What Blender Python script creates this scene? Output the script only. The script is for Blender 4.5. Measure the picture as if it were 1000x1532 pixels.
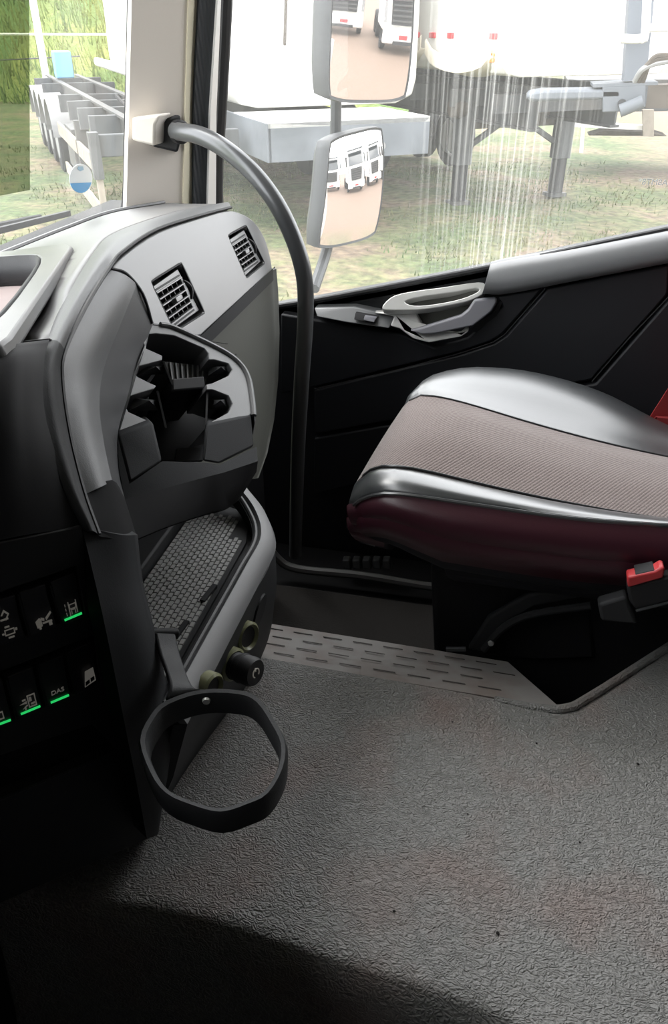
import bpy, bmesh, math, random
from mathutils import Vector, Matrix
random.seed(7)
V = Vector
for o in list(bpy.data.objects): bpy.data.objects.remove(o)
sc = bpy.context.scene
COL = sc.collection

# ------------------------------------------------------------------ camera
# world: -X = front of the truck, +Y = passenger side, +Z = up; z=0 about the cab floor
F = 1150.0; CX, CY = 500.0, 766.0
PITCH = math.atan(726 / F); YAW = math.radians(12.4)
CAM = V((0, 0, 1.05))
fh = V((-math.sin(YAW), math.cos(YAW), 0)); RT = V((math.cos(YAW), math.sin(YAW), 0))
FW = fh * math.cos(PITCH) - V((0, 0, 1)) * math.sin(PITCH)
UP = RT.cross(FW)
cam_d = bpy.data.cameras.new('camera'); cam = bpy.data.objects.new('camera', cam_d); COL.objects.link(cam)
cam_d.sensor_fit = 'HORIZONTAL'; cam_d.sensor_width = 36; cam_d.lens = F / 1000 * 36
cam_d.clip_start = 0.02; cam_d.clip_end = 300
M3 = Matrix((RT, UP, -FW)).transposed()
cam.matrix_world = Matrix.Translation(CAM) @ M3.to_4x4()
sc.camera = cam

# ------------------------------------------------------------------ world, light, exposure
SKY = 5.6
w = bpy.data.worlds.new('overcast_sky'); sc.world = w; w.use_nodes = True
bg = w.node_tree.nodes['Background']; bg.inputs[0].default_value = (0.96, 0.98, 1.0, 1); bg.inputs[1].default_value = SKY
sun_d = bpy.data.lights.new('veiled_sun', 'SUN'); sun_d.energy = 2.0; sun_d.angle = math.radians(40); sun_d.color = (1, .97, .92)
sun = bpy.data.objects.new('veiled_sun', sun_d); COL.objects.link(sun)
sun.rotation_euler = V((-0.55, 0.35, 0.9)).to_track_quat('Z', 'Y').to_euler()
def portal(name, c, sx, sy, n):
    l = bpy.data.lights.new(name, 'AREA'); l.shape = 'RECTANGLE'; l.size = sx; l.size_y = sy
    l.cycles.is_portal = True
    o = bpy.data.objects.new(name, l); COL.objects.link(o)
    o.location = c; o.rotation_euler = (-V(n)).to_track_quat('Z', 'Y').to_euler()
sc.view_settings.view_transform = 'Standard'; sc.view_settings.look = 'None'
sc.view_settings.exposure = 0.0; sc.view_settings.gamma = 1.0
sc.view_settings.use_curve_mapping = False

# ------------------------------------------------------------------ geometry helpers
def D(px, py): return FW + RT * ((px - CX) / F) - UP * ((py - CY) / F)
def P(px, py, s): return CAM + D(px, py) * s
def PL(px, py, p0, n):
    d = D(px, py); return CAM + d * ((p0 - CAM).dot(n) / d.dot(n))
def PX(px, py, x): return PL(px, py, V((x, 0, 0)), V((1, 0, 0)))
def PY(px, py, y): return PL(px, py, V((0, y, 0)), V((0, 1, 0)))
def PZ(px, py, z): return PL(px, py, V((0, 0, z)), V((0, 0, 1)))

def cr(a, b, c, d, t):
    return 0.5 * ((2 * b) + (c - a) * t + (2 * a - 5 * b + 4 * c - d) * t * t + (3 * b - a - 3 * c + d) * t ** 3)
def smooth(pts, n=6, closed=False):
    pts = [V(p) for p in pts]; N = len(pts); out = []
    if closed:
        for i in range(N):
            for k in range(n): out.append(cr(pts[i - 1], pts[i], pts[(i + 1) % N], pts[(i + 2) % N], k / n))
        return out
    for i in range(N - 1):
        a = pts[i - 1] if i else pts[0] * 2 - pts[1]
        d = pts[i + 2] if i + 2 < N else pts[-1] * 2 - pts[-2]
        for k in range(n): out.append(cr(a, pts[i], pts[i + 1], d, k / n))
    out.append(pts[-1]); return out
def resample(pts, n):
    L = [0]
    for a, b in zip(pts, pts[1:]): L.append(L[-1] + (b - a).length)
    out = []; j = 0
    for i in range(n):
        t = L[-1] * i / (n - 1)
        while j < len(L) - 2 and L[j + 1] < t: j += 1
        f = (t - L[j]) / max(L[j + 1] - L[j], 1e-9); out.append(pts[j].lerp(pts[j + 1], f))
    return out

class MB:
    def __init__(s): s.v = []; s.f = []
    def add(s, vs, fs):
        b = len(s.v); s.v += [V(x) for x in vs]; s.f += [tuple(b + i for i in f) for f in fs]; return s
    def box(s, c, sz, rot=None, taper=1.0):
        hx, hy, hz = [k / 2 for k in sz]; vs = []
        for z in (-hz, hz):
            t = taper if z > 0 else 1
            vs += [V((-hx * t, -hy * t, z)), V((hx * t, -hy * t, z)), V((hx * t, hy * t, z)), V((-hx * t, hy * t, z))]
        if rot is not None: vs = [rot @ x for x in vs]
        return s.add([V(c) + x for x in vs], [(3, 2, 1, 0), (4, 5, 6, 7), (0, 1, 5, 4), (1, 2, 6, 5), (2, 3, 7, 6), (3, 0, 4, 7)])
    def bar(s, a, b, w, h, up=(0, 0, 1)):
        a, b = V(a), V(b); d = (b - a).normalized(); x = d.cross(V(up)).normalized(); u = x.cross(d)
        vs = []
        for p in (a, b):
            vs += [p - x * w / 2 - u * h / 2, p + x * w / 2 - u * h / 2, p + x * w / 2 + u * h / 2, p - x * w / 2 + u * h / 2]
        return s.add(vs, [(3, 2, 1, 0), (4, 5, 6, 7), (0, 1, 5, 4), (1, 2, 6, 5), (2, 3, 7, 6), (3, 0, 4, 7)])
    def prism(s, pts, vec, pts2=None):
        n = len(pts); pts = [V(p) for p in pts]
        q = [V(p) for p in pts2] if pts2 else [p + V(vec) for p in pts]
        return s.add(pts + q, [tuple(range(n)), tuple(range(2 * n - 1, n - 1, -1))] + [(i, i + n, (i + 1) % n + n, (i + 1) % n) for i in range(n)])
    def tube(s, path, r, seg=12, cap=True, closed=False):
        path = [V(p) for p in path]; n = len(path); vs = []; fs = []; up = None
        for i, p in enumerate(path):
            if closed: d = (path[(i + 1) % n] - path[i - 1]).normalized()
            else: d = (path[min(i + 1, n - 1)] - path[max(i - 1, 0)]).normalized()
            if up is None:
                up = V((0, 0, 1)) if abs(d.z) < .9 else V((1, 0, 0))
            x = d.cross(up).normalized(); up = x.cross(d)
            rr = r[i] if isinstance(r, (list, tuple)) else r
            for k in range(seg):
                a = 2 * math.pi * k / seg; vs.append(p + x * math.cos(a) * rr + up * math.sin(a) * rr)
        m = n if closed else n - 1
        for i in range(m):
            for k in range(seg):
                j = (i + 1) % n
                fs.append((i * seg + k, i * seg + (k + 1) % seg, j * seg + (k + 1) % seg, j * seg + k))
        if cap and not closed:
            fs.append(tuple(range(seg - 1, -1, -1))); fs.append(tuple((n - 1) * seg + k for k in range(seg)))
        return s.add(vs, fs)
    def lathe(s, prof, c, axis, seg=24):
        ax = V(axis).normalized(); t = V((0, 0, 1)) if abs(ax.z) < .9 else V((1, 0, 0))
        x = ax.cross(t).normalized(); y = ax.cross(x); c = V(c); vs = []; fs = []
        for r, h in prof:
            for k in range(seg):
                a = 2 * math.pi * k / seg; vs.append(c + ax * h + (x * math.cos(a) + y * math.sin(a)) * r)
        for i in range(len(prof) - 1):
            for k in range(seg):
                fs.append((i * seg + k, i * seg + (k + 1) % seg, (i + 1) * seg + (k + 1) % seg, (i + 1) * seg + k))
        if prof[0][0] > 1e-6: fs.append(tuple(range(seg - 1, -1, -1)))
        if prof[-1][0] > 1e-6: fs.append(tuple((len(prof) - 1) * seg + k for k in range(seg)))
        return s.add(vs, fs)
    def grid(s, rows, flip=False):
        m = len(rows[0]); vs = [p for r in rows for p in r]; fs = []
        for i in range(len(rows) - 1):
            for j in range(m - 1):
                q = (i * m + j, i * m + j + 1, (i + 1) * m + j + 1, (i + 1) * m + j); fs.append(q[::-1] if flip else q)
        return s.add(vs, fs)
    def sheet(s, rows, vec):
        """closed slab: a grid of points and the same grid moved by vec"""
        n, m = len(rows), len(rows[0]); vec = V(vec)
        s2 = [[V(p) for p in r] for r in rows]; b = [[p + vec for p in r] for r in s2]
        s.grid(s2); s.grid(b, True)
        def rim(a, c): s.grid([a, c])
        rim(b[0], s2[0]); rim(s2[-1], b[-1]); rim([r[0] for r in s2], [r[0] for r in b]); rim([r[-1] for r in b], [r[-1] for r in s2])
        return s
    def build(s, name, mat, parent=None, bevel=0, seg=2, sm=None, sub=0, weld=False, solid=0):
        me = bpy.data.meshes.new(name); me.from_pydata([tuple(x) for x in s.v], [], s.f); me.update()
        bm = bmesh.new(); bm.from_mesh(me)
        bmesh.ops.remove_doubles(bm, verts=bm.verts, dist=1e-5)
        bmesh.ops.recalc_face_normals(bm, faces=bm.faces)
        bm.to_mesh(me); bm.free()
        return finish(me, name, mat, parent, bevel, seg, sm, sub, solid)
def finish(me, name, mat, parent=None, bevel=0, seg=2, sm=None, sub=0, solid=0):
    me.materials.append(mat)
    ang = sm if sm is not None else (35 if not bevel else 60)
    me.shade_smooth(); me.set_sharp_from_angle(angle=math.radians(ang))
    o = bpy.data.objects.new(name, me); COL.objects.link(o)
    if solid:
        m = o.modifiers.new('solid', 'SOLIDIFY'); m.thickness = solid; m.offset = -1
    if sub:
        m = o.modifiers.new('sub', 'SUBSURF'); m.levels = sub; m.render_levels = sub
    if bevel:
        m = o.modifiers.new('bevel', 'BEVEL'); m.width = bevel; m.segments = seg; m.limit_method = 'ANGLE'; m.angle_limit = math.radians(30)
        m.harden_normals = False
    if parent: put(o, parent)
    return o
def put(o, parent):
    o.parent = parent
    q = parent; mw = Matrix.Identity(4); chain = []
    while q: chain.append(q); q = q.parent
    for q in reversed(chain): mw = mw @ q.matrix_parent_inverse @ q.matrix_basis
    o.matrix_parent_inverse = mw.inverted()
def locput(o, parent): o.parent = parent; return o
def tag(o, label=None, cat=None, group=None, kind=None):
    if label: o['label'] = label
    if cat: o['category'] = cat
    if group: o['group'] = group
    if kind: o['kind'] = kind
    return o
def thing(name, loc, label, cat, group=None, rz=0):
    o = bpy.data.objects.new(name, None); COL.objects.link(o); o.location = loc; o.rotation_euler = (0, 0, rz)
    o.empty_display_size = .1
    return tag(o, label, cat, group)
def struct(o): o['kind'] = 'structure'; return o
def plate2d(outer, holes, p0, x, y, n, th, name, mat, parent=None, bevel=0, sm=30):
    """flat plate with holes; outer/holes in world points lying on the plane"""
    bm = bmesh.new(); eds = []
    for loop in [outer] + holes:
        vs = [bm.verts.new(V(p)) for p in loop]
        for i in range(len(vs)): eds.append(bm.edges.new((vs[i], vs[(i + 1) % len(vs)])))
    bmesh.ops.triangle_fill(bm, use_beauty=True, use_dissolve=False, edges=eds, normal=n)
    fs = list(bm.faces)
    r = bmesh.ops.extrude_face_region(bm, geom=fs)
    nv = [g for g in r['geom'] if isinstance(g, bmesh.types.BMVert)]
    bmesh.ops.translate(bm, verts=nv, vec=-V(n) * th)
    bmesh.ops.dissolve_limit(bm, angle_limit=.01, verts=bm.verts, edges=bm.edges)
    bmesh.ops.recalc_face_normals(bm, faces=bm.faces)
    me = bpy.data.meshes.new(name); bm.to_mesh(me); bm.free()
    return finish(me, name, mat, parent, bevel, 2, sm)
def quadpt(q, u, v, h=0, n=None):
    """q = TL,TR,BR,BL"""
    p = q[0].lerp(q[1], u).lerp(q[3].lerp(q[2], u), v)
    return p + n * h if n else p
def qnorm(q):
    n = (q[1] - q[0]).cross(q[3] - q[0]).normalized()
    return n if n.dot(CAM - q[0]) > 0 else -n

# ------------------------------------------------------------------ materials
def mat(name, col, rough=.5, metal=0, bump=None, spec=.5, noise=None, coat=0, sheen=0):
    """bump=(kind, scale, strength, distance); noise=(scale, colour2, lo, hi)"""
    m = bpy.data.materials.new(name); m.use_nodes = True; nt = m.node_tree; N = nt.nodes; L = nt.links
    b = N['Principled BSDF']; b.inputs['Base Color'].default_value = (*col, 1); b.inputs['Roughness'].default_value = rough
    b.inputs['Metallic'].default_value = metal; b.inputs['Specular IOR Level'].default_value = spec
    b.inputs['Coat Weight'].default_value = coat; b.inputs['Coat Roughness'].default_value = .30 if coat > .5 else .05; b.inputs['Sheen Weight'].default_value = sheen
    tc = N.new('ShaderNodeTexCoord')
    if noise:
        nz = N.new('ShaderNodeTexNoise'); nz.inputs['Scale'].default_value = noise[0]; nz.inputs['Detail'].default_value = 5
        L.new(tc.outputs['Object'], nz.inputs['Vector'])
        rp = N.new('ShaderNodeValToRGB'); rp.color_ramp.elements[0].position = noise[2]; rp.color_ramp.elements[1].position = noise[3]
        rp.color_ramp.elements[0].color = (*col, 1); rp.color_ramp.elements[1].color = (*noise[1], 1)
        L.new(nz.outputs['Fac'], rp.inputs['Fac']); L.new(rp.outputs['Color'], b.inputs['Base Color'])
    if bump:
        kind, scl, st, dist = bump
        if kind == 'noise':
            t = N.new('ShaderNodeTexNoise'); t.inputs['Scale'].default_value = scl; t.inputs['Detail'].default_value = 3; out = t.outputs['Fac']
        elif kind == 'grain':
            t = N.new('ShaderNodeTexVoronoi'); t.inputs['Scale'].default_value = scl; t.feature = 'SMOOTH_F1'; out = t.outputs['Distance']
            t.inputs['Smoothness'].default_value = .6
        elif kind == 'wave':
            t = N.new('ShaderNodeTexWave'); t.inputs['Scale'].default_value = scl; t.inputs['Distortion'].default_value = 1.0; out = t.outputs['Fac']
        L.new(tc.outputs['Object'], t.inputs['Vector'])
        bp = N.new('ShaderNodeBump'); bp.inputs['Strength'].default_value = st; bp.inputs['Distance'].default_value = dist
        L.new(out, bp.inputs['Height']); L.new(bp.outputs['Normal'], b.inputs['Normal'])
    return m
def emis(name, col, st):
    m = bpy.data.materials.new(name); m.use_nodes = True; b = m.node_tree.nodes['Principled BSDF']
    b.inputs['Base Color'].default_value = (*col, 1); b.inputs['Emission Color'].default_value = (*col, 1); b.inputs['Emission Strength'].default_value = st
    return m

GR = (0.020, 0.0205, 0.022)
m_black = mat('black plastic', (.016, .016, .0175), .6, bump=('noise', 900, .15, .0003), spec=.22)
m_char = mat('charcoal grained plastic', (.034, .035, .037), .6, bump=('noise', 700, .35, .0005), spec=.25)
m_dash = mat('grey grained dashboard plastic', (.10, .101, .105), .38, bump=('noise', 900, .25, .0004), spec=.9)
m_dasht = mat('grey dashboard top plastic', (.125, .125, .128), .42, bump=('noise', 900, .2, .0003), noise=(5, (.155, .148, .145), .45, .7), spec=.9)
m_panel = mat('pale grey vent panel plastic', (.20, .203, .21), .36, bump=('noise', 900, .15, .0003), spec=1.0)
m_hold = mat('dark holder plastic', (.055, .056, .059), .5, bump=('noise', 800, .25, .0005), spec=.4)
m_fasc = mat('dark grey grained fascia plastic', (.085, .087, .091), .46, bump=('noise', 900, .35, .0005), spec=.55)
m_roof = mat('grey roof lining', (.28, .26, .24), .9)
m_skirt = mat('matt black holder plastic', (.012, .012, .013), .8, spec=.12)
m_block = mat('matt dark holder block plastic', (.022, .023, .025), .7, spec=.18, bump=('noise', 700, .3, .0005))
m_swp = mat('dark switch panel plastic', (.036, .037, .040), .55, spec=.3)
m_olive = mat('olive grey glovebox plastic', (.125, .128, .113), .6, bump=('noise', 600, .3, .0006))
m_door = mat('dark blue grey door panel', (.017, .018, .022), .55, bump=('noise', 700, .2, .0004))
m_rail = mat('grey door rail plastic', (.16, .165, .172), .36, bump=('noise', 800, .15, .0003), spec=.9)
m_satin = mat('satin silver trim', (.74, .74, .72), .26, metal=.3)
m_lever = mat('grey violet lever plastic', (.17, .17, .19), .35)
m_beige = mat('beige pillar trim', (.86, .80, .73), .7, bump=('noise', 500, .2, .0005))
m_cream = mat('cream painted pillar edge', (.80, .75, .58), .5)
m_white = mat('white cab paint', (.80, .80, .78), .3, coat=.3)
m_rubber = mat('black rubber seal', (.012, .012, .014), .6)
m_grub = mat('dark grey ribbed rubber seal', (.05, .055, .062), .55, bump=('wave', 60, .6, .002))
m_tube = mat('grey painted steel tube', (.14, .145, .15), .28, metal=.35, spec=.6)
m_leath = mat('black seat leather', (.028, .031, .034), .33, bump=('grain', 500, .10, .0005), spec=1.0, coat=.8)
m_burg = mat('burgundy seat leather', (.050, .012, .020), .38, bump=('grain', 500, .12, .0006))
m_navy = mat('dark seat underside cloth', (.010, .011, .016), .75)
m_red = mat('red plastic', (.55, .04, .045), .4)
m_redweb = mat('red belt webbing', (.45, .05, .055), .7, bump=('wave', 300, .4, .001))
m_green = emis('green indicator light', (.02, .55, .12), 1.0)
m_icon = emis('backlit switch symbol', (.50, .47, .42), .12)
m_glow = mat('olive yellow socket ring', (.20, .205, .115), .35)
m_dirtspot = mat('dark crumb', (.012, .010, .009), .9)
m_grey = mat('weathered grey steel', (.055, .058, .06), .65, noise=(3, (.085, .08, .075), .4, .7))
m_leg = mat('dusty landing leg steel', (.085, .09, .095), .7, noise=(3, (.055, .056, .058), .4, .7))
m_bluegrey = mat('pale blue grey paint', (.135, .147, .165), .6, noise=(2, (.09, .10, .112), .4, .7))
m_rust = mat('brown dusty steel', (.085, .07, .056), .8, noise=(4, (.05, .04, .03), .35, .7))
m_tire = mat('tyre rubber', (.030, .030, .032), .85)
m_body = mat('white trailer paint', (.78, .77, .74), .5)
m_creamb = mat('cream trailer body paint', (.72, .66, .54), .5)
m_wood = mat('bleached wooden rail', (.30, .265, .22), .8, noise=(8, (.22, .19, .155), .4, .7))
m_mirgl = mat('mirror glass', (.92, .92, .92), .02, metal=1)
m_mirh = mat('grey mirror housing plastic', (.040, .044, .050), .5)
m_concr = mat('pale mudguard plastic', (.24, .24, .24), .7)
m_glassd = mat('dark truck glass', (.03, .035, .04), .08, spec=.8)
m_stw = mat('white sticker', (.8, .85, .87), .5)
m_stb = mat('sky blue sticker print', (.10, .38, .72), .5)
m_lamp = mat('headlamp glass', (.55, .58, .6), .15)
m_fade = mat('blue plastic drum', (.15, .35, .55), .5)

# seat fabric: fine diagonal twill of brown and grey thread
m_fab = mat('brown grey woven seat fabric', (.16, .118, .105), .9, sheen=.3)
def _fab():
    nt = m_fab.node_tree; N = nt.nodes; L = nt.links; b = N['Principled BSDF']; tc = N.new('ShaderNodeTexCoord')
    mp = N.new('ShaderNodeMapping'); mp.inputs['Rotation'].default_value = (0, 0, .6); L.new(tc.outputs['Object'], mp.inputs['Vector'])
    w1 = N.new('ShaderNodeTexWave'); w1.inputs['Scale'].default_value = 75; w1.inputs['Distortion'].default_value = 1.5; w1.inputs['Detail Scale'].default_value = 6
    L.new(mp.outputs['Vector'], w1.inputs['Vector'])
    ns = N.new('ShaderNodeTexNoise'); ns.inputs['Scale'].default_value = 420; L.new(tc.outputs['Object'], ns.inputs['Vector'])
    mx = N.new('ShaderNodeMath'); mx.operation = 'ADD'; L.new(w1.outputs['Fac'], mx.inputs[0]); L.new(ns.outputs['Fac'], mx.inputs[1])
    rp = N.new('ShaderNodeValToRGB'); rp.color_ramp.elements[0].position = .45; rp.color_ramp.elements[1].position = 1.25
    rp.color_ramp.elements[0].color = (.085, .062, .056, 1); rp.color_ramp.elements[1].color = (.195, .152, .140, 1)
    L.new(mx.outputs[0], rp.inputs['Fac']); L.new(rp.outputs['Color'], b.inputs['Base Color'])
    bp = N.new('ShaderNodeBump'); bp.inputs['Strength'].default_value = .5; bp.inputs['Distance'].default_value = .001
    L.new(mx.outputs[0], bp.inputs['Height']); L.new(bp.outputs['Normal'], b.inputs['Normal'])
_fab()
# tunnel vinyl: pebbled grain, reddish dust stains
m_tun = mat('grey pebbled vinyl tunnel cover', (.15, .15, .148), .5)
def _tun():
    nt = m_tun.node_tree; N = nt.nodes; L = nt.links; b = N['Principled BSDF']; tc = N.new('ShaderNodeTexCoord')
    n1 = N.new('ShaderNodeTexNoise'); n1.inputs['Scale'].default_value = 9; n1.inputs['Detail'].default_value = 4; L.new(tc.outputs['Object'], n1.inputs['Vector'])
    rp = N.new('ShaderNodeValToRGB'); rp.color_ramp.elements[0].position = .48; rp.color_ramp.elements[1].position = .75
    rp.color_ramp.elements[0].color = (.250, .248, .240, 1); rp.color_ramp.elements[1].color = (.265, .212, .195, 1)
    L.new(n1.outputs['Fac'], rp.inputs['Fac']); L.new(rp.outputs['Color'], b.inputs['Base Color'])
    mp = N.new('ShaderNodeMapping'); mp.inputs['Scale'].default_value = (1, 1.5, 1); L.new(tc.outputs['Object'], mp.inputs['Vector'])
    nd = N.new('ShaderNodeTexNoise'); nd.inputs['Scale'].default_value = 60; L.new(mp.outputs['Vector'], nd.inputs['Vector'])
    ad = N.new('ShaderNodeMixRGB'); ad.inputs['Fac'].default_value = .06; L.new(mp.outputs['Vector'], ad.inputs[1]); L.new(nd.outputs['Color'], ad.inputs[2])
    vo = N.new('ShaderNodeTexVoronoi'); vo.feature = 'SMOOTH_F1'; vo.inputs['Scale'].default_value = 170; vo.inputs['Smoothness'].default_value = .5
    L.new(ad.outputs['Color'], vo.inputs['Vector'])
    bp = N.new('ShaderNodeBump'); bp.inputs['Strength'].default_value = .8; bp.inputs['Distance'].default_value = .003; bp.invert = True
    L.new(vo.outputs['Distance'], bp.inputs['Height']); L.new(bp.outputs['Normal'], b.inputs['Normal'])
_tun()
# glass: clear, a little glossy, with dust; streaks = vertical rain marks
def glass(name, dust, streak, tint=(1, 1, 1)):
    m = bpy.data.materials.new(name); m.use_nodes = True; nt = m.node_tree; N = nt.nodes; L = nt.links
    N.remove(N['Principled BSDF']); out = N['Material Output']
    tr = N.new('ShaderNodeBsdfTransparent'); tr.inputs[0].default_value = (*tint, 1)
    gl = N.new('ShaderNodeBsdfGlossy'); gl.inputs['Roughness'].default_value = .02
    m1 = N.new('ShaderNodeMixShader'); lw = N.new('ShaderNodeLayerWeight'); fr = N.new('ShaderNodeMath'); fr.operation = 'POWER'; fr.inputs[1].default_value = 5; L.new(lw.outputs['Facing'], fr.inputs[0])
    fs_ = N.new('ShaderNodeMath'); fs_.operation = 'MULTIPLY_ADD'; fs_.inputs[1].default_value = .5; fs_.inputs[2].default_value = .015; L.new(fr.outputs[0], fs_.inputs[0])
    L.new(fs_.outputs[0], m1.inputs[0]); L.new(tr.outputs[0], m1.inputs[1]); L.new(gl.outputs[0], m1.inputs[2])
    df = N.new('ShaderNodeBsdfTranslucent'); df.inputs[0].default_value = (.9, .9, .88, 1)
    tc = N.new('ShaderNodeTexCoord'); mp = N.new('ShaderNodeMapping'); mp.inputs['Scale'].default_value = (105, 1, .7)
    L.new(tc.outputs['Object'], mp.inputs['Vector'])
    nz = N.new('ShaderNodeTexNoise'); nz.inputs['Scale'].default_value = 1.6; nz.inputs['Detail'].default_value = 4; L.new(mp.outputs['Vector'], nz.inputs['Vector'])
    r1 = N.new('ShaderNodeMapRange'); r1.inputs[1].default_value = .47; r1.inputs[2].default_value = .74; r1.inputs[4].default_value = streak
    L.new(nz.outputs['Fac'], r1.inputs[0])
    # where on the pane the rain marks are: a patch around the middle
    sp = N.new('ShaderNodeSeparateXYZ'); L.new(tc.outputs['Object'], sp.inputs[0])
    d1 = N.new('ShaderNodeMath'); d1.operation = 'SUBTRACT'; L.new(sp.outputs['X'], d1.inputs[0]); d1.inputs[1].default_value = .0
    ab = N.new('ShaderNodeMath'); ab.operation = 'ABSOLUTE'; L.new(d1.outputs[0], ab.inputs[0])
    r2 = N.new('ShaderNodeMapRange'); r2.inputs[1].default_value = .03; r2.inputs[2].default_value = .19; r2.inputs[3].default_value = 1; r2.inputs[4].default_value = 0
    L.new(ab.outputs[0], r2.inputs[0])
    mu = N.new('ShaderNodeMath'); mu.operation = 'MULTIPLY'; L.new(r1.outputs[0], mu.inputs[0]); L.new(r2.outputs[0], mu.inputs[1])
    ad = N.new('ShaderNodeMath'); ad.operation = 'ADD'; L.new(mu.outputs[0], ad.inputs[0]); ad.inputs[1].default_value = dust
    m2 = N.new('ShaderNodeMixShader'); L.new(ad.outputs[0], m2.inputs[0]); L.new(m1.outputs[0], m2.inputs[1]); L.new(df.outputs[0], m2.inputs[2])
    L.new(m2.outputs[0], out.inputs[0]); return m
m_gdoor = glass('dusty rain marked door glass', .035, .20)
m_gwind = glass('dusty windscreen glass', .022, 0)
def overlay(name, tint):
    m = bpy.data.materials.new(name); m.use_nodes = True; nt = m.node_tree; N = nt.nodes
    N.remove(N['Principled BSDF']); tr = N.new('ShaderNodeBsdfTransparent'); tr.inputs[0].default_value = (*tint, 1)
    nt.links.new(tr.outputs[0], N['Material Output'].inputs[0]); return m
m_overlay = overlay('grey tinted film', (.55, .58, .50))
# ground outside
m_ground = mat('patchy grass and dirt', (.2, .2, .1), .95)
def _ground():
    nt = m_ground.node_tree; N = nt.nodes; L = nt.links; b = N['Principled BSDF']; tc = N.new('ShaderNodeTexCoord')
    n1 = N.new('ShaderNodeTexNoise'); n1.inputs['Scale'].default_value = .7; n1.inputs['Detail'].default_value = 6; n1.inputs['Roughness'].default_value = .65; L.new(tc.outputs['Object'], n1.inputs['Vector'])
    rp = N.new('ShaderNodeValToRGB'); e = rp.color_ramp.elements
    e[0].position = .40; e[0].color = (.070, .098, .038, 1); e[1].position = .62; e[1].color = (.165, .122, .085, 1)
    e.new(.52).color = (.122, .120, .060, 1)
    L.new(n1.outputs['Fac'], rp.inputs['Fac'])
    n2 = N.new('ShaderNodeTexNoise'); n2.inputs['Scale'].default_value = 9; n2.inputs['Detail'].default_value = 4; L.new(tc.outputs['Object'], n2.inputs['Vector'])
    r2 = N.new('ShaderNodeValToRGB'); r2.color_ramp.elements[0].color = (.55, .55, .55, 1); r2.color_ramp.elements[1].color = (1.4, 1.4, 1.35, 1)
    r2.color_ramp.elements[0].position = .3; r2.color_ramp.elements[1].position = .7; L.new(n2.outputs['Fac'], r2.inputs['Fac'])
    mu = N.new('ShaderNodeMixRGB'); mu.blend_type = 'MULTIPLY'; mu.inputs[0].default_value = 1; L.new(rp.outputs['Color'], mu.inputs[1]); L.new(r2.outputs['Color'], mu.inputs[2])
    # the yard behind the cab is bare red-brown earth
    sp = N.new('ShaderNodeSeparateXYZ'); L.new(tc.outputs['Object'], sp.inputs[0])
    rr = N.new('ShaderNodeMapRange'); rr.inputs[1].default_value = 2.0; rr.inputs[2].default_value = 4.5; L.new(sp.outputs['X'], rr.inputs[0])
    mx = N.new('ShaderNodeMixRGB'); L.new(rr.outputs[0], mx.inputs[0]); L.new(mu.outputs[0], mx.inputs[1]); mx.inputs[2].default_value = (.165, .115, .085, 1)
    L.new(mx.outputs[0], b.inputs['Base Color'])
    bp = N.new('ShaderNodeBump'); bp.inputs['Strength'].default_value = .6; bp.inputs['Distance'].default_value = .05
    L.new(n2.outputs['Fac'], bp.inputs['Height']); L.new(bp.outputs['Normal'], b.inputs['Normal'])
_ground()
m_grass = mat('grass blades', (.065, .105, .032), .8, noise=(1.5, (.14, .13, .06), .4, .62))
m_hedge = mat('tall grass on the bank', (.12, .19, .05), .85, noise=(.5, (.26, .28, .07), .4, .65), bump=('noise', 6, .8, .2))

# ================================================================== THE CAB
FZ = -.08                      # cab floor
TZ = .30                       # top of the engine tunnel
YD = 1.55                      # inner face of the passenger door
# floor, ceiling, walls (the cab shell with its window openings)
struct(MB().box((.25, .42, FZ - .03), (2.2, 2.36, .06)).build('floor', m_black))
struct(MB().box((.35, .42, 1.83), (2.0, 2.44, .06)).build('ceiling', m_roof))
struct(MB().box((1.33, .42, .85), (.06, 2.44, 1.92)).build('wall_rear', m_char))
mb = MB().box((.3, -.78, .85), (2.2, .06, 1.92))  # closed wall: driver window left out to keep its light off the tunnel
struct(mb.build('wall_left', m_char))
mb = MB().box((-.83, .42, .31), (.06, 2.44, .84)).box((-.62, .42, 1.76), (.16, 2.44, .12))
struct(mb.build('wall_front', m_black))
portal('portal_windscreen', (-.85, .35, 1.22), 1.1, 2.1, (1, 0, -.1))
portal('portal_door_window', (-.02, 1.72, 1.08), 1.3, 1.2, (0, -1, 0))

# windscreen: raked pane
WN = V((1, 0, -.14)).normalized(); W0 = V((-.745, 0, .76))
def WS(px, py, off=0): return PL(px, py, W0 + WN * off, WN)
def wpt(y, z): return V((-.745 + .14 * (z - .76), y, z))
pane = MB().prism([wpt(-.72, .72), wpt(1.5, .72), wpt(1.5, 1.72), wpt(-.72, 1.72)], -WN * .006).build('window_2', m_gwind)
struct(pane); tag(pane, 'clear dusty windscreen pane left of the beige pillar')
# windscreen seal along the pillar and its lower corner
seal = smooth([WS(199, -90, .012), WS(197, 60, .012), WS(193, 200, .012), WS(191, 280, .012), WS(186, 318, .012), WS(168, 334, .012), WS(120, 350, .012)], 6)
tag(struct(MB().tube(seal, .010, 8).build('trim_2', m_rubber)), 'black rubber seal edging the windscreen beside the pillar')
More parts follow.
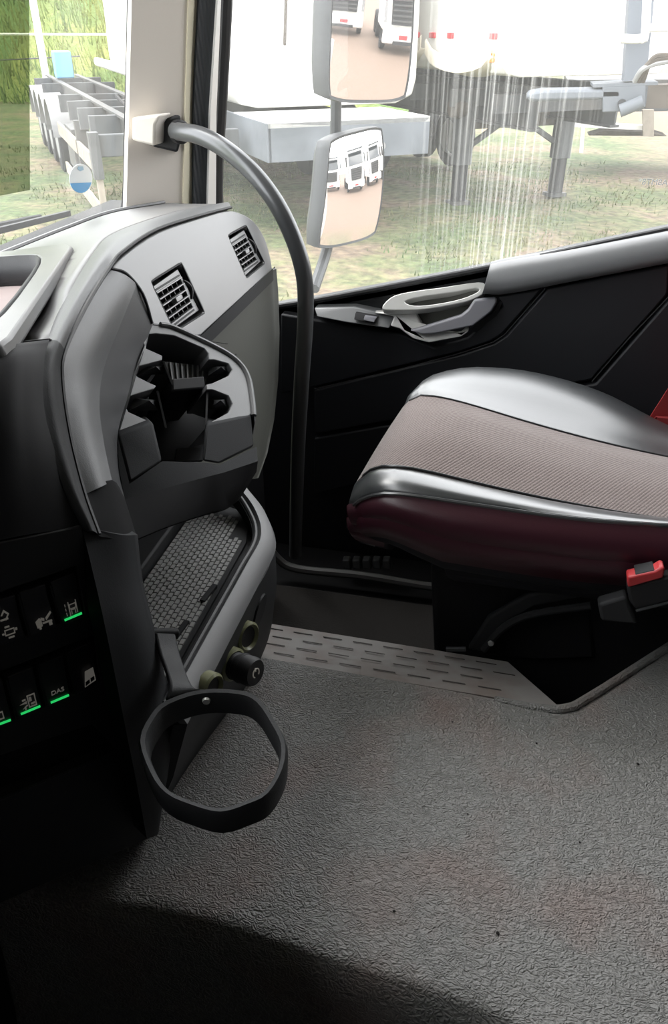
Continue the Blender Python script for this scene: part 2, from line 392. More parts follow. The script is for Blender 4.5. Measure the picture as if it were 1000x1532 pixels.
# dark see-through strip and round sticker on the windscreen, wiper outside
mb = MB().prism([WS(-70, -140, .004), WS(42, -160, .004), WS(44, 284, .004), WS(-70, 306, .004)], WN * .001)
tag(mb.build('dark_overlay', m_overlay), 'dark see-through strip over the left of the windscreen', 'overlay')
st = thing('round_sticker', WS(120, 267, .002), 'round white sticker with sky blue lower third on the windscreen', 'sticker')
def disc(cx, cy, rx, ry, lo, hi, off, n=28):
    return [WS(cx + rx * math.cos(a), cy + ry * math.sin(a), off) for a in [lo + (hi - lo) * k / n for k in range(n + 1)]]
MB().prism(disc(120.5, 267, 17, 22, 0, 2 * math.pi, .003)[:-1], WN * .001).build('disc', m_stw, st)
MB().prism(disc(120.5, 267, 16.6, 21.5, .28, math.pi - .35, .0045), WN * .0005).build('blue_print', m_stb, st)
MB().prism([WS(x, y, .0045) for x, y in ((117, 249), (124, 249), (125, 254), (120, 256), (116, 253))], WN * .0005).build('small_mark', mat('pale blue print', (.35, .55, .7)), st)
wp = thing('windscreen_wiper', WS(0, 345, -.03), 'black windscreen wiper lying low outside the glass', 'wiper')
MB().bar(WS(-160, 384, -.03), WS(103, 319, -.03), .008, .009).build('blade', m_rubber, wp)
MB().tube([WS(-160, 374, -.045), WS(-40, 347, -.045), WS(60, 324, -.045)], [.008, .007, .004], 8).build('arm', m_char, wp)

# passenger pillar between windscreen and door window: strips that all lean back together
def strip(name, left, right, ya, yb, th, m, lab=None, bevel=0, kindname=None):
    """left/right: (px, py) polylines of equal length; depth planes y=ya(left) y=yb(right)"""
    rows = [[PY(a[0], a[1], ya), PY(b[0], b[1], yb)] for a, b in zip(left, right)]
    o = MB().sheet(rows, V((-.03, th, 0))).build(name, m, None, bevel)
    return o
S = [-140, 0, 160, 330]
pil = strip('trim_1', [(201, -140), (197, 0), (193, 170), (188, 345)], [(288, -140), (283, 0), (278, 170), (274, 345)], 1.37, 1.46, .05, m_beige)
tag(struct(pil), 'beige plastic pillar trim between windscreen and door window')
o = strip('trim_3', [(286, -140), (282, 0), (277, 170), (273, 345)], [(303, -140), (300, 0), (291, 170), (290, 345)], 1.455, 1.49, .03, m_cream)
tag(struct(o), 'cream painted edge strip right of the beige pillar')
o = strip('trim_4', [(301, -140), (298, 0), (290, 170), (290, 345)], [(331, -140), (328, 0), (316, 170), (312, 345)], 1.475, 1.50, .03, m_grub)
tag(struct(o), 'dark grey ribbed door seal strip on the pillar')
o = strip('trim_5', [(329, -140), (326, 0), (315, 170), (310, 345)], [(334, -140), (331, 0), (324, 170), (323, 345)], 1.49, 1.51, .03, m_white)
tag(struct(o), 'thin white painted strip beside the door glass')

# ---------------------------------------------------------------- passenger door
door = bpy.data.objects.new('door_1', None); COL.objects.link(door); door.location = (.1, YD, 0); struct(door)
tag(door, 'dark passenger door with silver handle below the big side window')
def DY(px, py, off=0): return PY(px, py, YD - off)
# outer skin (white, seen in the mirrors) and inner panel
sill = [(400, 462), (470, 451), (600, 427), (735, 401), (870, 372), (1000, 345), (1150, 314)]
top = [DY(*p, -.02) for p in sill]
MB().prism(top + [V((.75, YD + .02, FZ)), V((-.62, YD + .02, FZ)), V((-.62, YD + .02, top[0].z))], (0, .05, 0)).build('inner_panel', m_door, door)
o_top = [V((p.x, YD + .10, p.z - .035)) for p in top]
MB().prism(o_top + [V((1.35, YD + .10, o_top[-1].z)), V((1.35, YD + .10, -.5)), V((-.8, YD + .10, -.5)), V((-.8, YD + .10, o_top[0].z))], (0, .05, 0)).build('outer_skin', m_white, door, .01)
MB().sheet([[DY(p[0], p[1] - 3, -.02) for p in sill], [V((p.x, YD + .12, p.z - .03)) for p in top]], (0, 0, -.02)).build('sill_ledge', m_rail, door)
MB().tube(smooth([DY(p[0], p[1] - 1, -.012) for p in sill], 3), .006, 8).build('glass_seal', m_rubber, door)
# front frame upright of the door window (black rubber) running into the sill
fr = [(349, -140), (344, 0), (336, 160), (331, 250), (333, 320), (350, 420), (380, 470)]
MB().tube(smooth([PY(p[0] - 6, p[1], YD + .02) for p in fr], 5), [.0125] * 31, 10).build('frame_seal', m_rubber, door)
# padded rail on top of the rear part of the door
rail_t = [(735, 395), (760, 389), (850, 374), (1000, 345), (1150, 316)]
rail_b = [(722, 437), (760, 437), (850, 420), (1000, 391), (1150, 362)]
rows = []
for (a, b) in zip(rail_t, rail_b):
    A = DY(a[0], a[1], -.01); B = DY(b[0], b[1], .012)
    rows.append([A + V((0, .015, -.004)), A.lerp(B, .08) + V((0, -.016, .006)), A.lerp(B, .35) + V((0, -.034, .004)), A.lerp(B, .7) + V((0, -.034, 0)), B + V((0, -.012, 0)), B + V((0, .01, 0))])
rows = [smooth([rows[i][j] for i in range(len(rows))], 4) for j in range(6)]
rows = [list(r) for r in zip(*[smooth(c, 3) for c in zip(*rows)])]
MB().sheet(rows, (0, .02, 0)).build('top_rail', m_rail, door)
# panel seams as raised trim panels
def dpanel(pts, off, th, m, name, bevel=.004):
    return MB().prism([DY(x, y, off) for x, y in pts], (0, th, 0)).build(name, m, door, bevel)
dpanel([(420, 470), (470, 478), (600, 500), (650, 520), (700, 505), (752, 460), (745, 444), (812, 432), (752, 500), (735, 511), (690, 526), (470, 580), (420, 590)], .008, .03, m_door, 'upper_panel')
dpanel([(820, 432), (1000, 397), (1000, 440), (886, 568), (640, 620), (470, 650), (470, 584), (692, 530), (740, 514), (758, 502)], .006, .03, m_door, 'middle_panel')
dpanel([(1004, 446), (1150, 400), (1150, 620), (890, 640), (640, 700), (470, 740), (470, 656), (640, 626), (892, 574)], .004, .03, m_door, 'rear_panel')
# thin bright edge lines of those seams
MB().tube([DY(470, 582, .009), DY(600, 552, .009), DY(690, 528, .009), DY(738, 512, .009), DY(756, 500, .009), DY(816, 432, .009)], .0011, 6).build('seam', m_char, door)
MB().tube([DY(886, 571, .008), DY(940, 508, .008), DY(1002, 443, .008)], .0011, 6).build('seam', m_char, door)
# switch plate with one window switch
swp = MB().prism([DY(470, 461, .006), DY(530, 459, .004), DY(592, 473, .010), DY(583, 492, .034), (DY(520, 483, .032)), DY(474, 474, .026)], (0, .03, 0)).build('switch_plate', m_rail, door, .003)
MB().prism([DY(532, 468, .022), DY(566, 474, .024), DY(562, 484, .036), DY(530, 478, .034)], (0, .01, 0)).build('switch_well', m_black, swp, .001)
MB().prism([DY(546, 472, .028), DY(564, 475, .029), DY(560, 483, .038), DY(544, 479, .036)], (0, .008, 0)).build('window_switch', m_lever, swp, .0015)
# handle: silver bezel ring, dark cup, white scoop and grey lever
bez_o = [(572, 462), (585, 445), (610, 437), (660, 430), (716, 422), (727, 428), (722, 440), (694, 452), (640, 462), (600, 464)]
bez_i = [(606, 451), (630, 444), (680, 437), (712, 431), (716, 436), (690, 447), (650, 455), (620, 457)]
bn = V((0, -.80, .60)); b0 = DY(650, 445, .020)
ro = smooth([PL(x, y, b0, bn) for x, y in bez_o], 3, True); ri = smooth([PL(x, y, b0, bn) for x, y in bez_i], 3, True)
plate2d(ro, [ri], None, None, None, bn, .025, 'handle_bezel', m_satin, door, .002)
MB().prism([DY(x, y, -.005) for x, y in ((590, 470), (610, 448), (716, 428), (724, 440), (706, 466), (640, 492), (600, 486))], (0, .02, 0)).build('handle_cup', m_olive, door)
MB().prism([DY(x, y, .010 + (y - 462) * .0009) for x, y in ((560, 468), (600, 466), (640, 462), (622, 470), (632, 487), (612, 496), (640, 508), (690, 499), (700, 491), (702, 496), (690, 504), (642, 513), (618, 507), (598, 492), (584, 488), (590, 474))], (0, .02, 0)).build('handle_scoop', m_satin, door, .003)
MB().prism([DY(x, y, .026 + (y - 446) * .0006) for x, y in ((613, 495), (632, 490), (690, 472), (700, 464), (710, 449), (742, 446), (744, 452), (736, 466), (708, 488), (650, 500), (632, 501))], (0, .014, 0)).build('handle_lever', m_lever, door, .004, 3)
dpanel([(704, 492), (738, 468), (748, 450), (752, 452), (744, 472), (712, 497)], .012, .012, m_black, 'lever_gap', 0)
# door glass
gp = [V((p.x, YD + .035, p.z - .03)) for p in top]
ppt = lambda px, py: PY(px, py, YD + .035)
gl = MB().prism([ppt(300, 480), ppt(326, 250), ppt(330, 160), ppt(340, -150), V((.75, YD + .035, 1.66)), V((.75, YD + .035, gp[-1].z))] + gp[::-1][1:], (0, .004, 0)).build('window_1', m_gdoor)
# shift origin so that the rain marks sit in the middle of the visible pane
cc = ppt(745, 200); me = gl.data; me.transform(Matrix.Translation(-cc)); gl.location = cc
struct(gl); tag(gl, 'large side window pane with white vertical rain marks')
# etched number on the glass (reads from outside, so mirrored from inside)
def text_mesh(body, size, name, m, parent=None, ext=.0003):
    c = bpy.data.curves.new(name, 'FONT'); c.body = body; c.size = size; c.extrude = ext; c.align_x = 'CENTER'; c.align_y = 'CENTER'
    o = bpy.data.objects.new(name, c); COL.objects.link(o)
    dg = bpy.context.evaluated_depsgraph_get(); me = bpy.data.meshes.new_from_object(o.evaluated_get(dg))
    bpy.data.objects.remove(o); bpy.data.curves.remove(c)
    me.materials.clear(); me.materials.append(m)
    o = bpy.data.objects.new(name, me); COL.objects.link(o)
    if parent: o.parent = parent
    return o
et = text_mesh('9A0A8MT8*', .0145, 'etched_number', m_stw)
et.location = ppt(988, 273) + V((0, -.001, 0)); et.rotation_euler = (math.radians(90), 0, math.radians(180)); 
tag(et, 'small white serial number etched in the side window', 'marking')
# wall around the door opening, behind the seat and above the glass
struct(MB().box((1.04, YD + .04, .85), (.58, .1, 1.9)).box((.05, YD + .04, 1.76), (1.5, .1, .2)).build('wall_right', m_beige))
# door sill / pocket rail low on the door
sl = smooth([PY(x, y, 1.42) for x, y in ((395, 805), (415, 835), (445, 851), (540, 861), (640, 877), (672, 876), (712, 853))], 5)
tag(struct(MB().tube(sl, .010, 8).build('trim_6', mat('grey sill strip', (.10, .10, .10), .5))), 'grey strip along the bottom of the door by the floor')
ns = thing('door_pocket_grip', PY(545, 846, 1.44), 'ribbed grey grip low in the door pocket under the seat edge', 'grip')
for k in range(5):
    a = 512 + 15 * k
    MB().prism([PY(a, 838, 1.45), PY(a + 11, 838.5, 1.45), PY(a + 14, 853, 1.44), PY(a + 1, 851, 1.44)], (0, .02, 0)).build('rib', m_char, ns, .003)

# ---------------------------------------------------------------- grab pole
gpole = thing('grab_handle', PY(265, 197, 1.4), 'bent grey metal grab pole bolted to the beige pillar', 'handle')
pth = smooth([PY(262, 196, 1.385), PY(300, 203, 1.34), PY(340, 225, 1.31), PY(382, 262, 1.29), PY(418, 312, 1.28), PY(444, 370, 1.28), PY(456, 420, 1.28), PY(457, 480, 1.285), PY(452, 560, 1.29), PY(447, 650, 1.32), PY(444, 740, 1.36), PY(442, 830, 1.40)], 8)
MB().tube(pth, .0145, 16).build('tube', m_tube, gpole)
MB().prism([PY(x, y, 1.40) for x, y in ((228, 186), (262, 172), (270, 172), (272, 205), (266, 228), (228, 219))], (.0, .03, 0),
           [PY(x, y, 1.45) for x, y in ((228, 186), (262, 172), (270, 172), (272, 205), (266, 228), (228, 219))]).build('end_cap', m_rubber, gpole, .004)
MB().prism([PY(x, y, 1.36) for x, y in ((197, 176), (240, 172), (232, 187), (231, 219), (197, 210))], (0, .05, 0)).build('pillar_boss', m_beige, gpole, .004)
MB().lathe([(.019, 0), (.019, .012), (.016, .016)], PY(266, 197, 1.392), pth[3] - pth[0]).build('collar', m_rubber, gpole)

# ---------------------------------------------------------------- engine tunnel
edge = [(-40, 1500), (60, 1400), (180, 1160)]
far = smooth([PZ(395, 984, TZ), PZ(520, 1006, TZ), (PZ(700, 1038, TZ)), PZ(800, 1057, TZ), PZ(842, 1058, TZ), PZ(880, 1040, TZ), PZ(1000, 964, TZ), PZ(1120, 890, TZ)], 5)
near = smooth([PZ(-200, 1330, TZ), PZ(40, 1335, TZ), PZ(130, 1349, TZ), PZ(240, 1362, TZ), PZ(340, 1386, TZ), PZ(480, 1432, TZ), PZ(600, 1469, TZ), PZ(700, 1503, TZ), PZ(760, 1526, TZ), PZ(800, 1570, TZ), PZ(830, 1700, TZ)], 5)
NN = 70
fa = resample([V((-.75, .765, TZ)), V((-.5, .765, TZ))] + far + [V((1.25, far[-1].y, TZ))], NN)
na = resample([V((-.75, near[0].y, TZ))] + near + [V((1.25, near[-1].y, TZ))], NN)
rows = []
for k in range(NN):
    a, b = fa[k], na[k]; r = [a + V((0, .012, -.30)), a + V((0, .008, -.03)), a + V((0, .004, -.004))]
    for t in (.02, .05, .2, .4, .6, .8, .95, .985): r.append(a.lerp(b, t) + V((0, 0, .0 if .04 < t < .97 else -.001)))
    r += [b + V((0, 0, -.006)), b + V((0, -.012, -.03)), b + V((0, -.03, -.36))]
    rows.append(r)
tun = MB().grid(rows).build('engine_tunnel', m_tun, None, sm=50)
tag(struct(tun), 'grey pebbled vinyl engine tunnel cover between the seats')
# raised welt along the far edge near the passenger seat
wl = smooth([PZ(740, 1046, TZ - .008), PZ(800, 1057, TZ - .004), PZ(846, 1058, TZ), PZ(884, 1040, TZ), PZ(1000, 966, TZ), PZ(1120, 892, TZ)], 5)
put(MB().tube([p + V((0, -.004, .002)) for p in wl], .006, 8).build('edge_welt', m_tun), tun)
# lower tread plate beside the tunnel with moulded slots
tr = MB().sheet([[PZ(385, 984, TZ - .012), PZ(840, 1060, TZ - .012)], [PZ(385, 930, TZ - .045), PZ(760, 990, TZ - .06)]], (0, 0, -.02)).build('tread_plate', mat('worn grey tread plastic', (.33, .315, .30), .55, noise=(14, (.24, .19, .17), .4, .7)))
put(tr, tun)
tq = [PZ(385, 930, TZ - .045), PZ(760, 990, TZ - .06), PZ(840, 1060, TZ - .012), PZ(385, 984, TZ - .012)]; tn = qnorm(tq)
m_slot = mat('moulded slot plastic', (.11, .10, .095), .7)
for r in range(4):
    for c in range(8):
        u0 = .03 + c * .118 + (r % 2) * .03; vv = .14 + r * .22
        if r > 1 and c == 7: continue
        MB().prism([quadpt(tq, u0, vv, .0005, tn), quadpt(tq, u0 + .075, vv, .0005, tn), quadpt(tq, u0 + .075, vv + .016, .0005, tn), quadpt(tq, u0, vv + .016, .0005, tn)], tn * .0008).build('slot', m_slot, tr)
mb = MB().box((0.1, -.3, FZ + .04), (1.6, .5, .06)); 
tag(mb.build('floor_mat', mat('dark rubber floor mat', (.035, .036, .036), .7, bump=('noise', 200, .4, .002)), None, .01), 'dark rubber mat in the driver footwell below the tunnel', 'mat')
fm = MB().prism([V((-.62, .80, FZ)), V((.55, .80, FZ)), V((.55, 1.38, FZ)), V((-.62, 1.38, FZ))], (0, 0, .02))
tag(fm.build('floor_mat', mat('dark brown floor carpet', (.028, .025, .023), .9, bump=('noise', 250, .5, .002)), None, .006), 'dark carpet in the passenger footwell beside the seat', 'mat')
CRL = ['tiny dark crumb on the tunnel cover nearest the tread plate', 'tiny dark crumb on the tunnel cover below the curved welt', 'rightmost tiny dark crumb on the tunnel cover',
       'tiny dark crumb at middle right of the tunnel cover', 'leftmost tiny dark crumb low on the tunnel cover', 'lowest tiny dark crumb on the tunnel cover', 'tiny dark crumb at the centre of the tunnel cover']
for i, (x, y) in enumerate(((677, 1080), (803, 1112), (955, 1143), (868, 1260), (590, 1363), (745, 1396), (700, 1218))):
    p = PZ(x, y, TZ + .001); r = .0011 + .0004 * (i % 3)
    o = MB().lathe([(0, -r * .3), (r, 0), (r * .8, r * .5), (0, r * .8)], p, (0.1, .2, 1), 7).build('dirt_crumb', m_dirtspot)
    tag(o, CRL[i], 'crumb', 'dirt crumbs on the tunnel cover')

# ================================================================== DASHBOARD
dash = thing('dashboard', (-.5, .7, FZ), 'grey and charcoal truck dashboard with vents, holder and switch column', 'dashboard')
VPn = V((math.cos(math.radians(18)), 0, math.sin(math.radians(18)))); VP0 = V((-.39, 0, .757))
def VP(px, py, off=0): return PL(px, py, VP0 + VPn * off, VPn)
def lines(rows, n1=4, n2=3):
    """rows of (px,py,s) or Vectors -> smooth dense grid"""
    R = [[P(*q) if not isinstance(q, Vector) else q for q in r] for r in rows]
    R = [smooth(r, n1) for r in R]
    return [list(r) for r in zip(*[smooth(list(c), n2) for c in zip(*R)])]

# crest line of the dash (inner edge of the top) and windscreen base
crest = [V((-.33, -.7, .83)), V((-.34, .2, .83)), PZ(72, 508, .83), PZ(108, 430, .83), PZ(140, 378, .83), PZ(163, 353, .828), PZ(210, 333, .822), PZ(278, 313, .812), PZ(330, 305, .80)]
base = [V((-.76, -.7, .757)), V((-.755, .2, .757)), V((-.75, .62, .757)), V((-.745, .82, .757)), V((-.74, .98, .757)), V((-.735, 1.08, .757)), V((-.73, 1.2, .757)), V((-.72, 1.33, .757)), V((-.66, 1.44, .757))]
mid1 = [b.lerp(c, .12) + V((0, 0, .008)) for b, c in zip(base, crest)]
mid2 = [b.lerp(c, .55) + V((0, 0, .004)) for b, c in zip(base, crest)]
rows = lines([base, mid1, mid2, crest], 5, 4)
tn = V((-.18, 0, 1)).normalized()
def TT(px, py, dz=0): return PL(px, py, V((-.38, 0, .849 + dz)), tn)
ro = [TT(108, 368), TT(99, 364), TT(40, 371), TT(-140, 396), TT(-160, 565), TT(0, 514), TT(16, 502)]
def inside(p, poly, k):
    c = sum(poly, V((0, 0, 0))) / len(poly); poly = [c + (q - c) * k for q in poly]; hit = False
    for i in range(len(poly)):
        a, b = poly[i - 1], poly[i]
        if (a.y > p.y) != (b.y > p.y) and p.x < (b.x - a.x) * (p.y - a.y) / (b.y - a.y) + a.x: hit = not hit
    return hit
rows = [[p for p in r] for r in lines([base, mid1, mid2, crest], 14, 10)]
tm = MB().grid(rows)
tm.f = [f for f in tm.f if not inside(sum((tm.v[i] for i in f), V((0, 0, 0))) / 4, ro, .93)]
tm.build('top_cover', m_dasht, dash, sm=60, solid=.015)
# defroster edge line near the glass
MB().tube(smooth([m + V((0, 0, .002)) for m in mid1], 5), .0035, 6).build('defroster_lip', m_dash, dash)
# storage tray on the top: rim plate with an opening, floor and walls
ri = smooth([TT(60, 386), TT(30, 382), TT(-60, 392), TT(-130, 420), TT(-130, 540), TT(-20, 490), TT(40, 424)], 3, True)
plate2d(ro, [ri], None, None, None, tn, .014, 'tray_rim', m_dasht, dash, .004)
c0 = sum(ri, V((0, 0, 0))) / len(ri)
lo = [p + V((0, 0, -.035)) + (c0 - p) * .05 for p in ri]
tray = MB().grid([ri + [ri[0]], lo + [lo[0]]]).build('tray_wall', m_char, dash, solid=.003)
MB().prism(lo, (0, 0, -.006)).build('tray_mat', mat('dusty grey tray mat', (.24, .20, .195), .8, noise=(12, (.30, .24, .23), .4, .65)), tray)

# rounded rim strip between the top and the fascia (seam c on its inner side)
rb = [PZ(332, 304, .80), PZ(278, 313, .812), PZ(210, 333, .822), PZ(163, 353, .828), PZ(140, 378, .83), PZ(108, 430, .83), PZ(72, 508, .83)]
rb = [p + V((0, 0, .0)) for p in rb] + [P(62, 552, .60), P(70, 640, .59), P(95, 730, .59), P(123, 792, .598)]
rc = [VP(346, 311), VP(300, 323), VP(235, 344), VP(186, 376), VP(165, 400), P(131, 455, .735), P(98, 525, .655), P(93, 570, .64), P(104, 650, .63), P(125, 735, .62), P(148, 800, .61)]
rm = []
for a, b in zip(rb, rc):
    rm.append(a.lerp(b, .5) + V((.006, -.006, .006)))
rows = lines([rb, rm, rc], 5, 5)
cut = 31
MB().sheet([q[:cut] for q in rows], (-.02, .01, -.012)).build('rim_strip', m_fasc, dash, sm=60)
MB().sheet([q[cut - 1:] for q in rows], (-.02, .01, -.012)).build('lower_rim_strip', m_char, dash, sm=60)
# dark seam groove just inside the rim strip
MB().tube(smooth([p + V((.0005, -.001, .001)) for p in rc], 5), .0022, 6).build('seam', m_rubber, dash)

# fascia with two vents ------------------------------------------------------
v1 = [(227, 422), (272, 394), (306, 467), (262, 495)]; v2 = [(342, 353), (369, 338), (396, 393), (369, 415)]
def rounded(q, m=.10):
    pts = []
    for i in range(4):
        a, b, c = q[i - 1], q[i], q[(i + 1) % 4]
        pts += [b.lerp(a, m), b.lerp(a, m * .3).lerp(b.lerp(c, m * .3), .5), b.lerp(c, m)]
    return pts
q1 = [VP(*p) for p in v1]; q2 = [VP(*p) for p in v2]
out = smooth([VP(167, 401), VP(190, 378), VP(238, 346), VP(300, 325), VP(335, 315), VP(358, 318), VP(379, 330), VP(396, 355), VP(405, 385), VP(408, 403)], 3) + [VP(300, 503), VP(262, 512), VP(229, 486), VP(214, 440), VP(190, 411)]
plate2d(out, [rounded(q1), rounded(q2)], None, None, None, VPn, .03, 'vent_panel', m_panel, dash, .0025)
def vent(q, blk):
    n = VPn; e = thing('air_vent', q[0], None, None); e.parent = None
    put(e, dash)
    qi = [quadpt(q, u, v) for u, v in ((.04, .03), (.96, .03), (.96, .97), (.04, .97))]
    # recess box
    back = [p - n * .03 for p in q]
    MB().prism(back, -n * .003).build('duct_back', m_rubber, e)
    mbw = MB()
    for i in range(4):
        a, b = q[i], q[(i + 1) % 4]; ctr = (q[0] + q[2]) / 2
        mbw.prism([a, b, b - n * .03, a - n * .03], ((a + b) / 2 - ctr).normalized() * .002)
    mbw.build('duct_wall', m_char, e)
    # frame ring set a little deep
    B = [VP(*p) for p in blk]
    fo = [quadpt(q, u, v) - n * .004 for u, v in ((.05, .10), (.90, .07), (.97, .93), (.03, .97))]
    plate2d(fo, [[p - n * .004 for p in B]], None, None, None, n, .004, 'vent_frame', m_panel, e, .0008)
    # slats and vanes
    for k in range(6):
        t = k / 5
        a = quadpt(B, -.02, t) - n * .005; b = quadpt(B, 1.02, t) - n * .005
        MB().bar(a, b, .006, .0015, up=(B[3] - B[0])).build('slat', m_panel, e)
    for k in range(5):
        t = (k + .5) / 5
        MB().bar(quadpt(B, t, 0) - n * .012, quadpt(B, t, 1) - n * .012, .008, .0016, up=(B[1] - B[0])).build('vane', m_hold, e)
    a = quadpt(B, .38, .47); b = quadpt(B, .64, .47)
    MB().bar(a - n * .002, b - n * .002, .008, .006, up=(B[3] - B[0])).build('tab', m_panel, e, .001)
    # long shadow gaps above and below the slats
    for t in (-.085, 1.075):
        MB().bar(quadpt(B, 0, t) - n * .0038, quadpt(B, 1, t) - n * .0038, .0012, .0022, up=(B[3] - B[0])).build('gap', m_rubber, e)
    # thumb wheel at the right
    pts = [quadpt(B, 1.06 + .13 * math.sin(math.pi * k / 8), .12 + .62 * k / 8) - n * .003 for k in range(9)]
    MB().tube(pts, [.001, .002, .0028, .003, .003, .003, .0028, .002, .001], 8).build('thumb_wheel', m_rubber, e)
    return e
vent(q1, [(238.5, 437), (274, 414.5), (293, 459), (260, 484)])
vent(q2, [(350, 367), (371, 353), (388, 388), (367.5, 402.5)])

# olive glovebox panel under the vents, rounded off to the right end of the dash
GX = -.385
def GP(px, py, dx=0): return PX(px, py, GX + dx)
right = [(409, 404), (412, 440), (414, 500), (412, 570), (406, 630), (396, 680), (383, 716)]
left = [(290, 510), (290, 540), (290, 580), (290, 620), (290, 660), (290, 690), (290, 716)]
rows = []
for i, (r, l) in enumerate(zip(right, left)):
    R_, L_ = GP(*r), GP(*l); rows.append([L_, L_.lerp(R_, .5), L_.lerp(R_, .85), R_, R_ + V((-.02, .012, 0)), R_ + V((-.25, .03, 0))])
rows[0] = [p + V((.0, 0, .0)) for p in rows[0]]
MB().sheet([smooth(r, 3) for r in rows], (-.02, 0, 0)).build('glovebox_lid', m_olive, dash, sm=50)
MB().prism([VP(300, 503, -.002), VP(408, 402, -.002), VP(412, 398, -.05), VP(300, 498, -.05)], (0, 0, -.02)).build('fascia_return', m_char, dash)
# dash body behind everything (blocks the light from the front)
MB().box((-.63, .75, .55), (.24, 1.2, .38)).build('dash_core', m_black, dash)
MB().box((-.60, 1.05, .25), (.30, .60, .62)).build('foot_bulkhead', m_black, dash)

# holder block ------------------------------------------------------------------
HA, HB, HD = P(225, 485, .88), P(375, 580, .93), P(185, 745, .74)
Hn = (HB - HA).cross(HD - HA).normalized(); Hn = Hn if Hn.z > 0 else -Hn
def H(px, py, off=0): return PL(px, py, HA + Hn * off, Hn)
outline = [(228, 483), (262, 491), (330, 523), (358, 543), (372, 566), (378, 600), (379, 618),            # outer right
           (372, 622), (312, 635),                                                                             # right block top edge
           (318, 630), (342, 617), (348, 604), (342, 592), (318, 583), (309, 583), (309, 575), (318, 573), (342, 562), (347.5, 553), (342, 544), (321, 538), (312, 538),
           (312, 529), (306, 521.5), (261, 502), (234, 499), (218, 500.5), (214, 512), (218, 521), (243, 532),
           (243, 538.6), (210, 547), (202.5, 557.5), (205.5, 563.5), (225, 573), (234, 577), (231, 581.5), (195, 592), (188, 607), (192, 616), (223, 630),
           (228, 634), (176, 652), (186, 605), (205, 545)]
pl = [H(*p) for p in outline]
hold = plate2d(pl, [], None, None, None, Hn, .05, 'holder_top', m_dash, dash, .0009)
m_holdlt = m_dash
# raised edging along the right side
MB().tube(smooth([H(x, y, .000) for x, y in ((240, 486), (262, 491), (330, 523), (358, 543), (372, 566), (378, 600), (380, 622))], 4), .0035, 10).build('edge_rib', m_dash, dash)
# outer side wall to the right and the skirt below
side = [(228, 483), (262, 491), (330, 523), (360, 545), (376, 570), (381, 605), (383, 630)]
sp_ = smooth([H(*p) for p in side], 4)
MB().sheet([sp_, [p + V((-.006, .006, -.02)) for p in sp_], [p + V((-.02, .0, -.035)) for p in sp_]], (0, -.004, 0)).build('holder_side', m_hold, dash, sm=60)
# two front blocks and lip
def hexa(fr, bk, name, m, bevel=.003):
    return MB().prism(fr, None, bk).build(name, m, dash, bevel)
LBt = [P(176, 650, .757), P(229, 631, .787)]; LBb = [P(243, 690, .765), P(194, 724, .732)]
fr = LBt + LBb; bk = [p + V((-.03, .045, -.016)) for p in LBt] + [p + V((-.03, .045, -.022)) for p in LBb]
hexa(fr, bk, 'holder_block', m_block)
RBt = [P(309, 634, .842), P(377, 619, .908)]; RBb = [P(381, 668, .892), P(329, 694, .83), P(303, 690, .812)]
fr = RBt + RBb; bk = [RBt[0] + V((-.021, .05, -.016)), RBt[1] + V((-.04, .02, -.02)), RBb[0] + V((-.04, .02, -.02))] + [p + V((-.021, .05, -.022)) for p in RBb[1:]]
hexa(fr, bk, 'holder_block', m_block)
lip = [[P(176, 652, .757), P(194, 724, .731), P(243, 690, .764), P(304, 692, .812), P(330, 695, .828), P(384, 668, .895)],
       [P(178, 700, .738), P(187, 747, .722), P(245, 731, .755), P(304, 715, .80), P(335, 707, .822), P(386, 690, .885)]]
MB().sheet(lip, (-.002, .002, -.004)).build('holder_lip', m_block, dash)
sk = [[P(187, 747, .722), P(245, 731, .755), P(304, 715, .80), P(335, 707, .822), P(386, 690, .885)],
      [P(195, 785, .705), P(250, 765, .74), P(304, 750, .79), P(335, 735, .82), P(384, 706, .90)],
      [P(206, 806, .70), P(255, 786, .74), P(310, 768, .80), P(340, 760, .84), P(358, 748, .90)],
      [P(206, 790, .78), P(255, 775, .82), P(310, 760, .88), P(340, 750, .92), P(358, 740, .96)]]
MB().sheet([smooth(r, 4) for r in sk], (-.003, 0, -.003)).build('holder_skirt', m_skirt, dash, sm=60)
# cavity: floor, back wall, divider, fins
MB().prism([H(x, y, -.085) for x, y in ((215, 505), (330, 530), (364, 580), (366, 635), (304, 688), (243, 688), (200, 700), (182, 640))], -Hn * .005).build('holder_floor', m_black, dash)
cv = MB()
for a, b in (((212, 497), (340, 515)), ((212, 497), (182, 650)), ((352, 530), (352, 640))):
    cv.prism([H(*a, -.045), H(*b, -.045), H(*b, -.09), H(*a, -.09)], V((.001, .002, 0)))
cv.build('holder_wall', m_black, dash)
# ribbed rear ledge
lq = [H(247, 541, -.022), H(311, 548, -.022), H(309, 578, -.026), H(252, 572, -.026)]
lg = MB().prism(lq, -Hn * .05).build('rear_ledge', m_hold, dash)
for k in range(7):
    u = .1 + .13 * k
    MB().bar(quadpt(lq, u, .05, .001, Hn), quadpt(lq, u, .95, .001, Hn), .002, .002, up=Hn).build('rib', m_dash, lg)
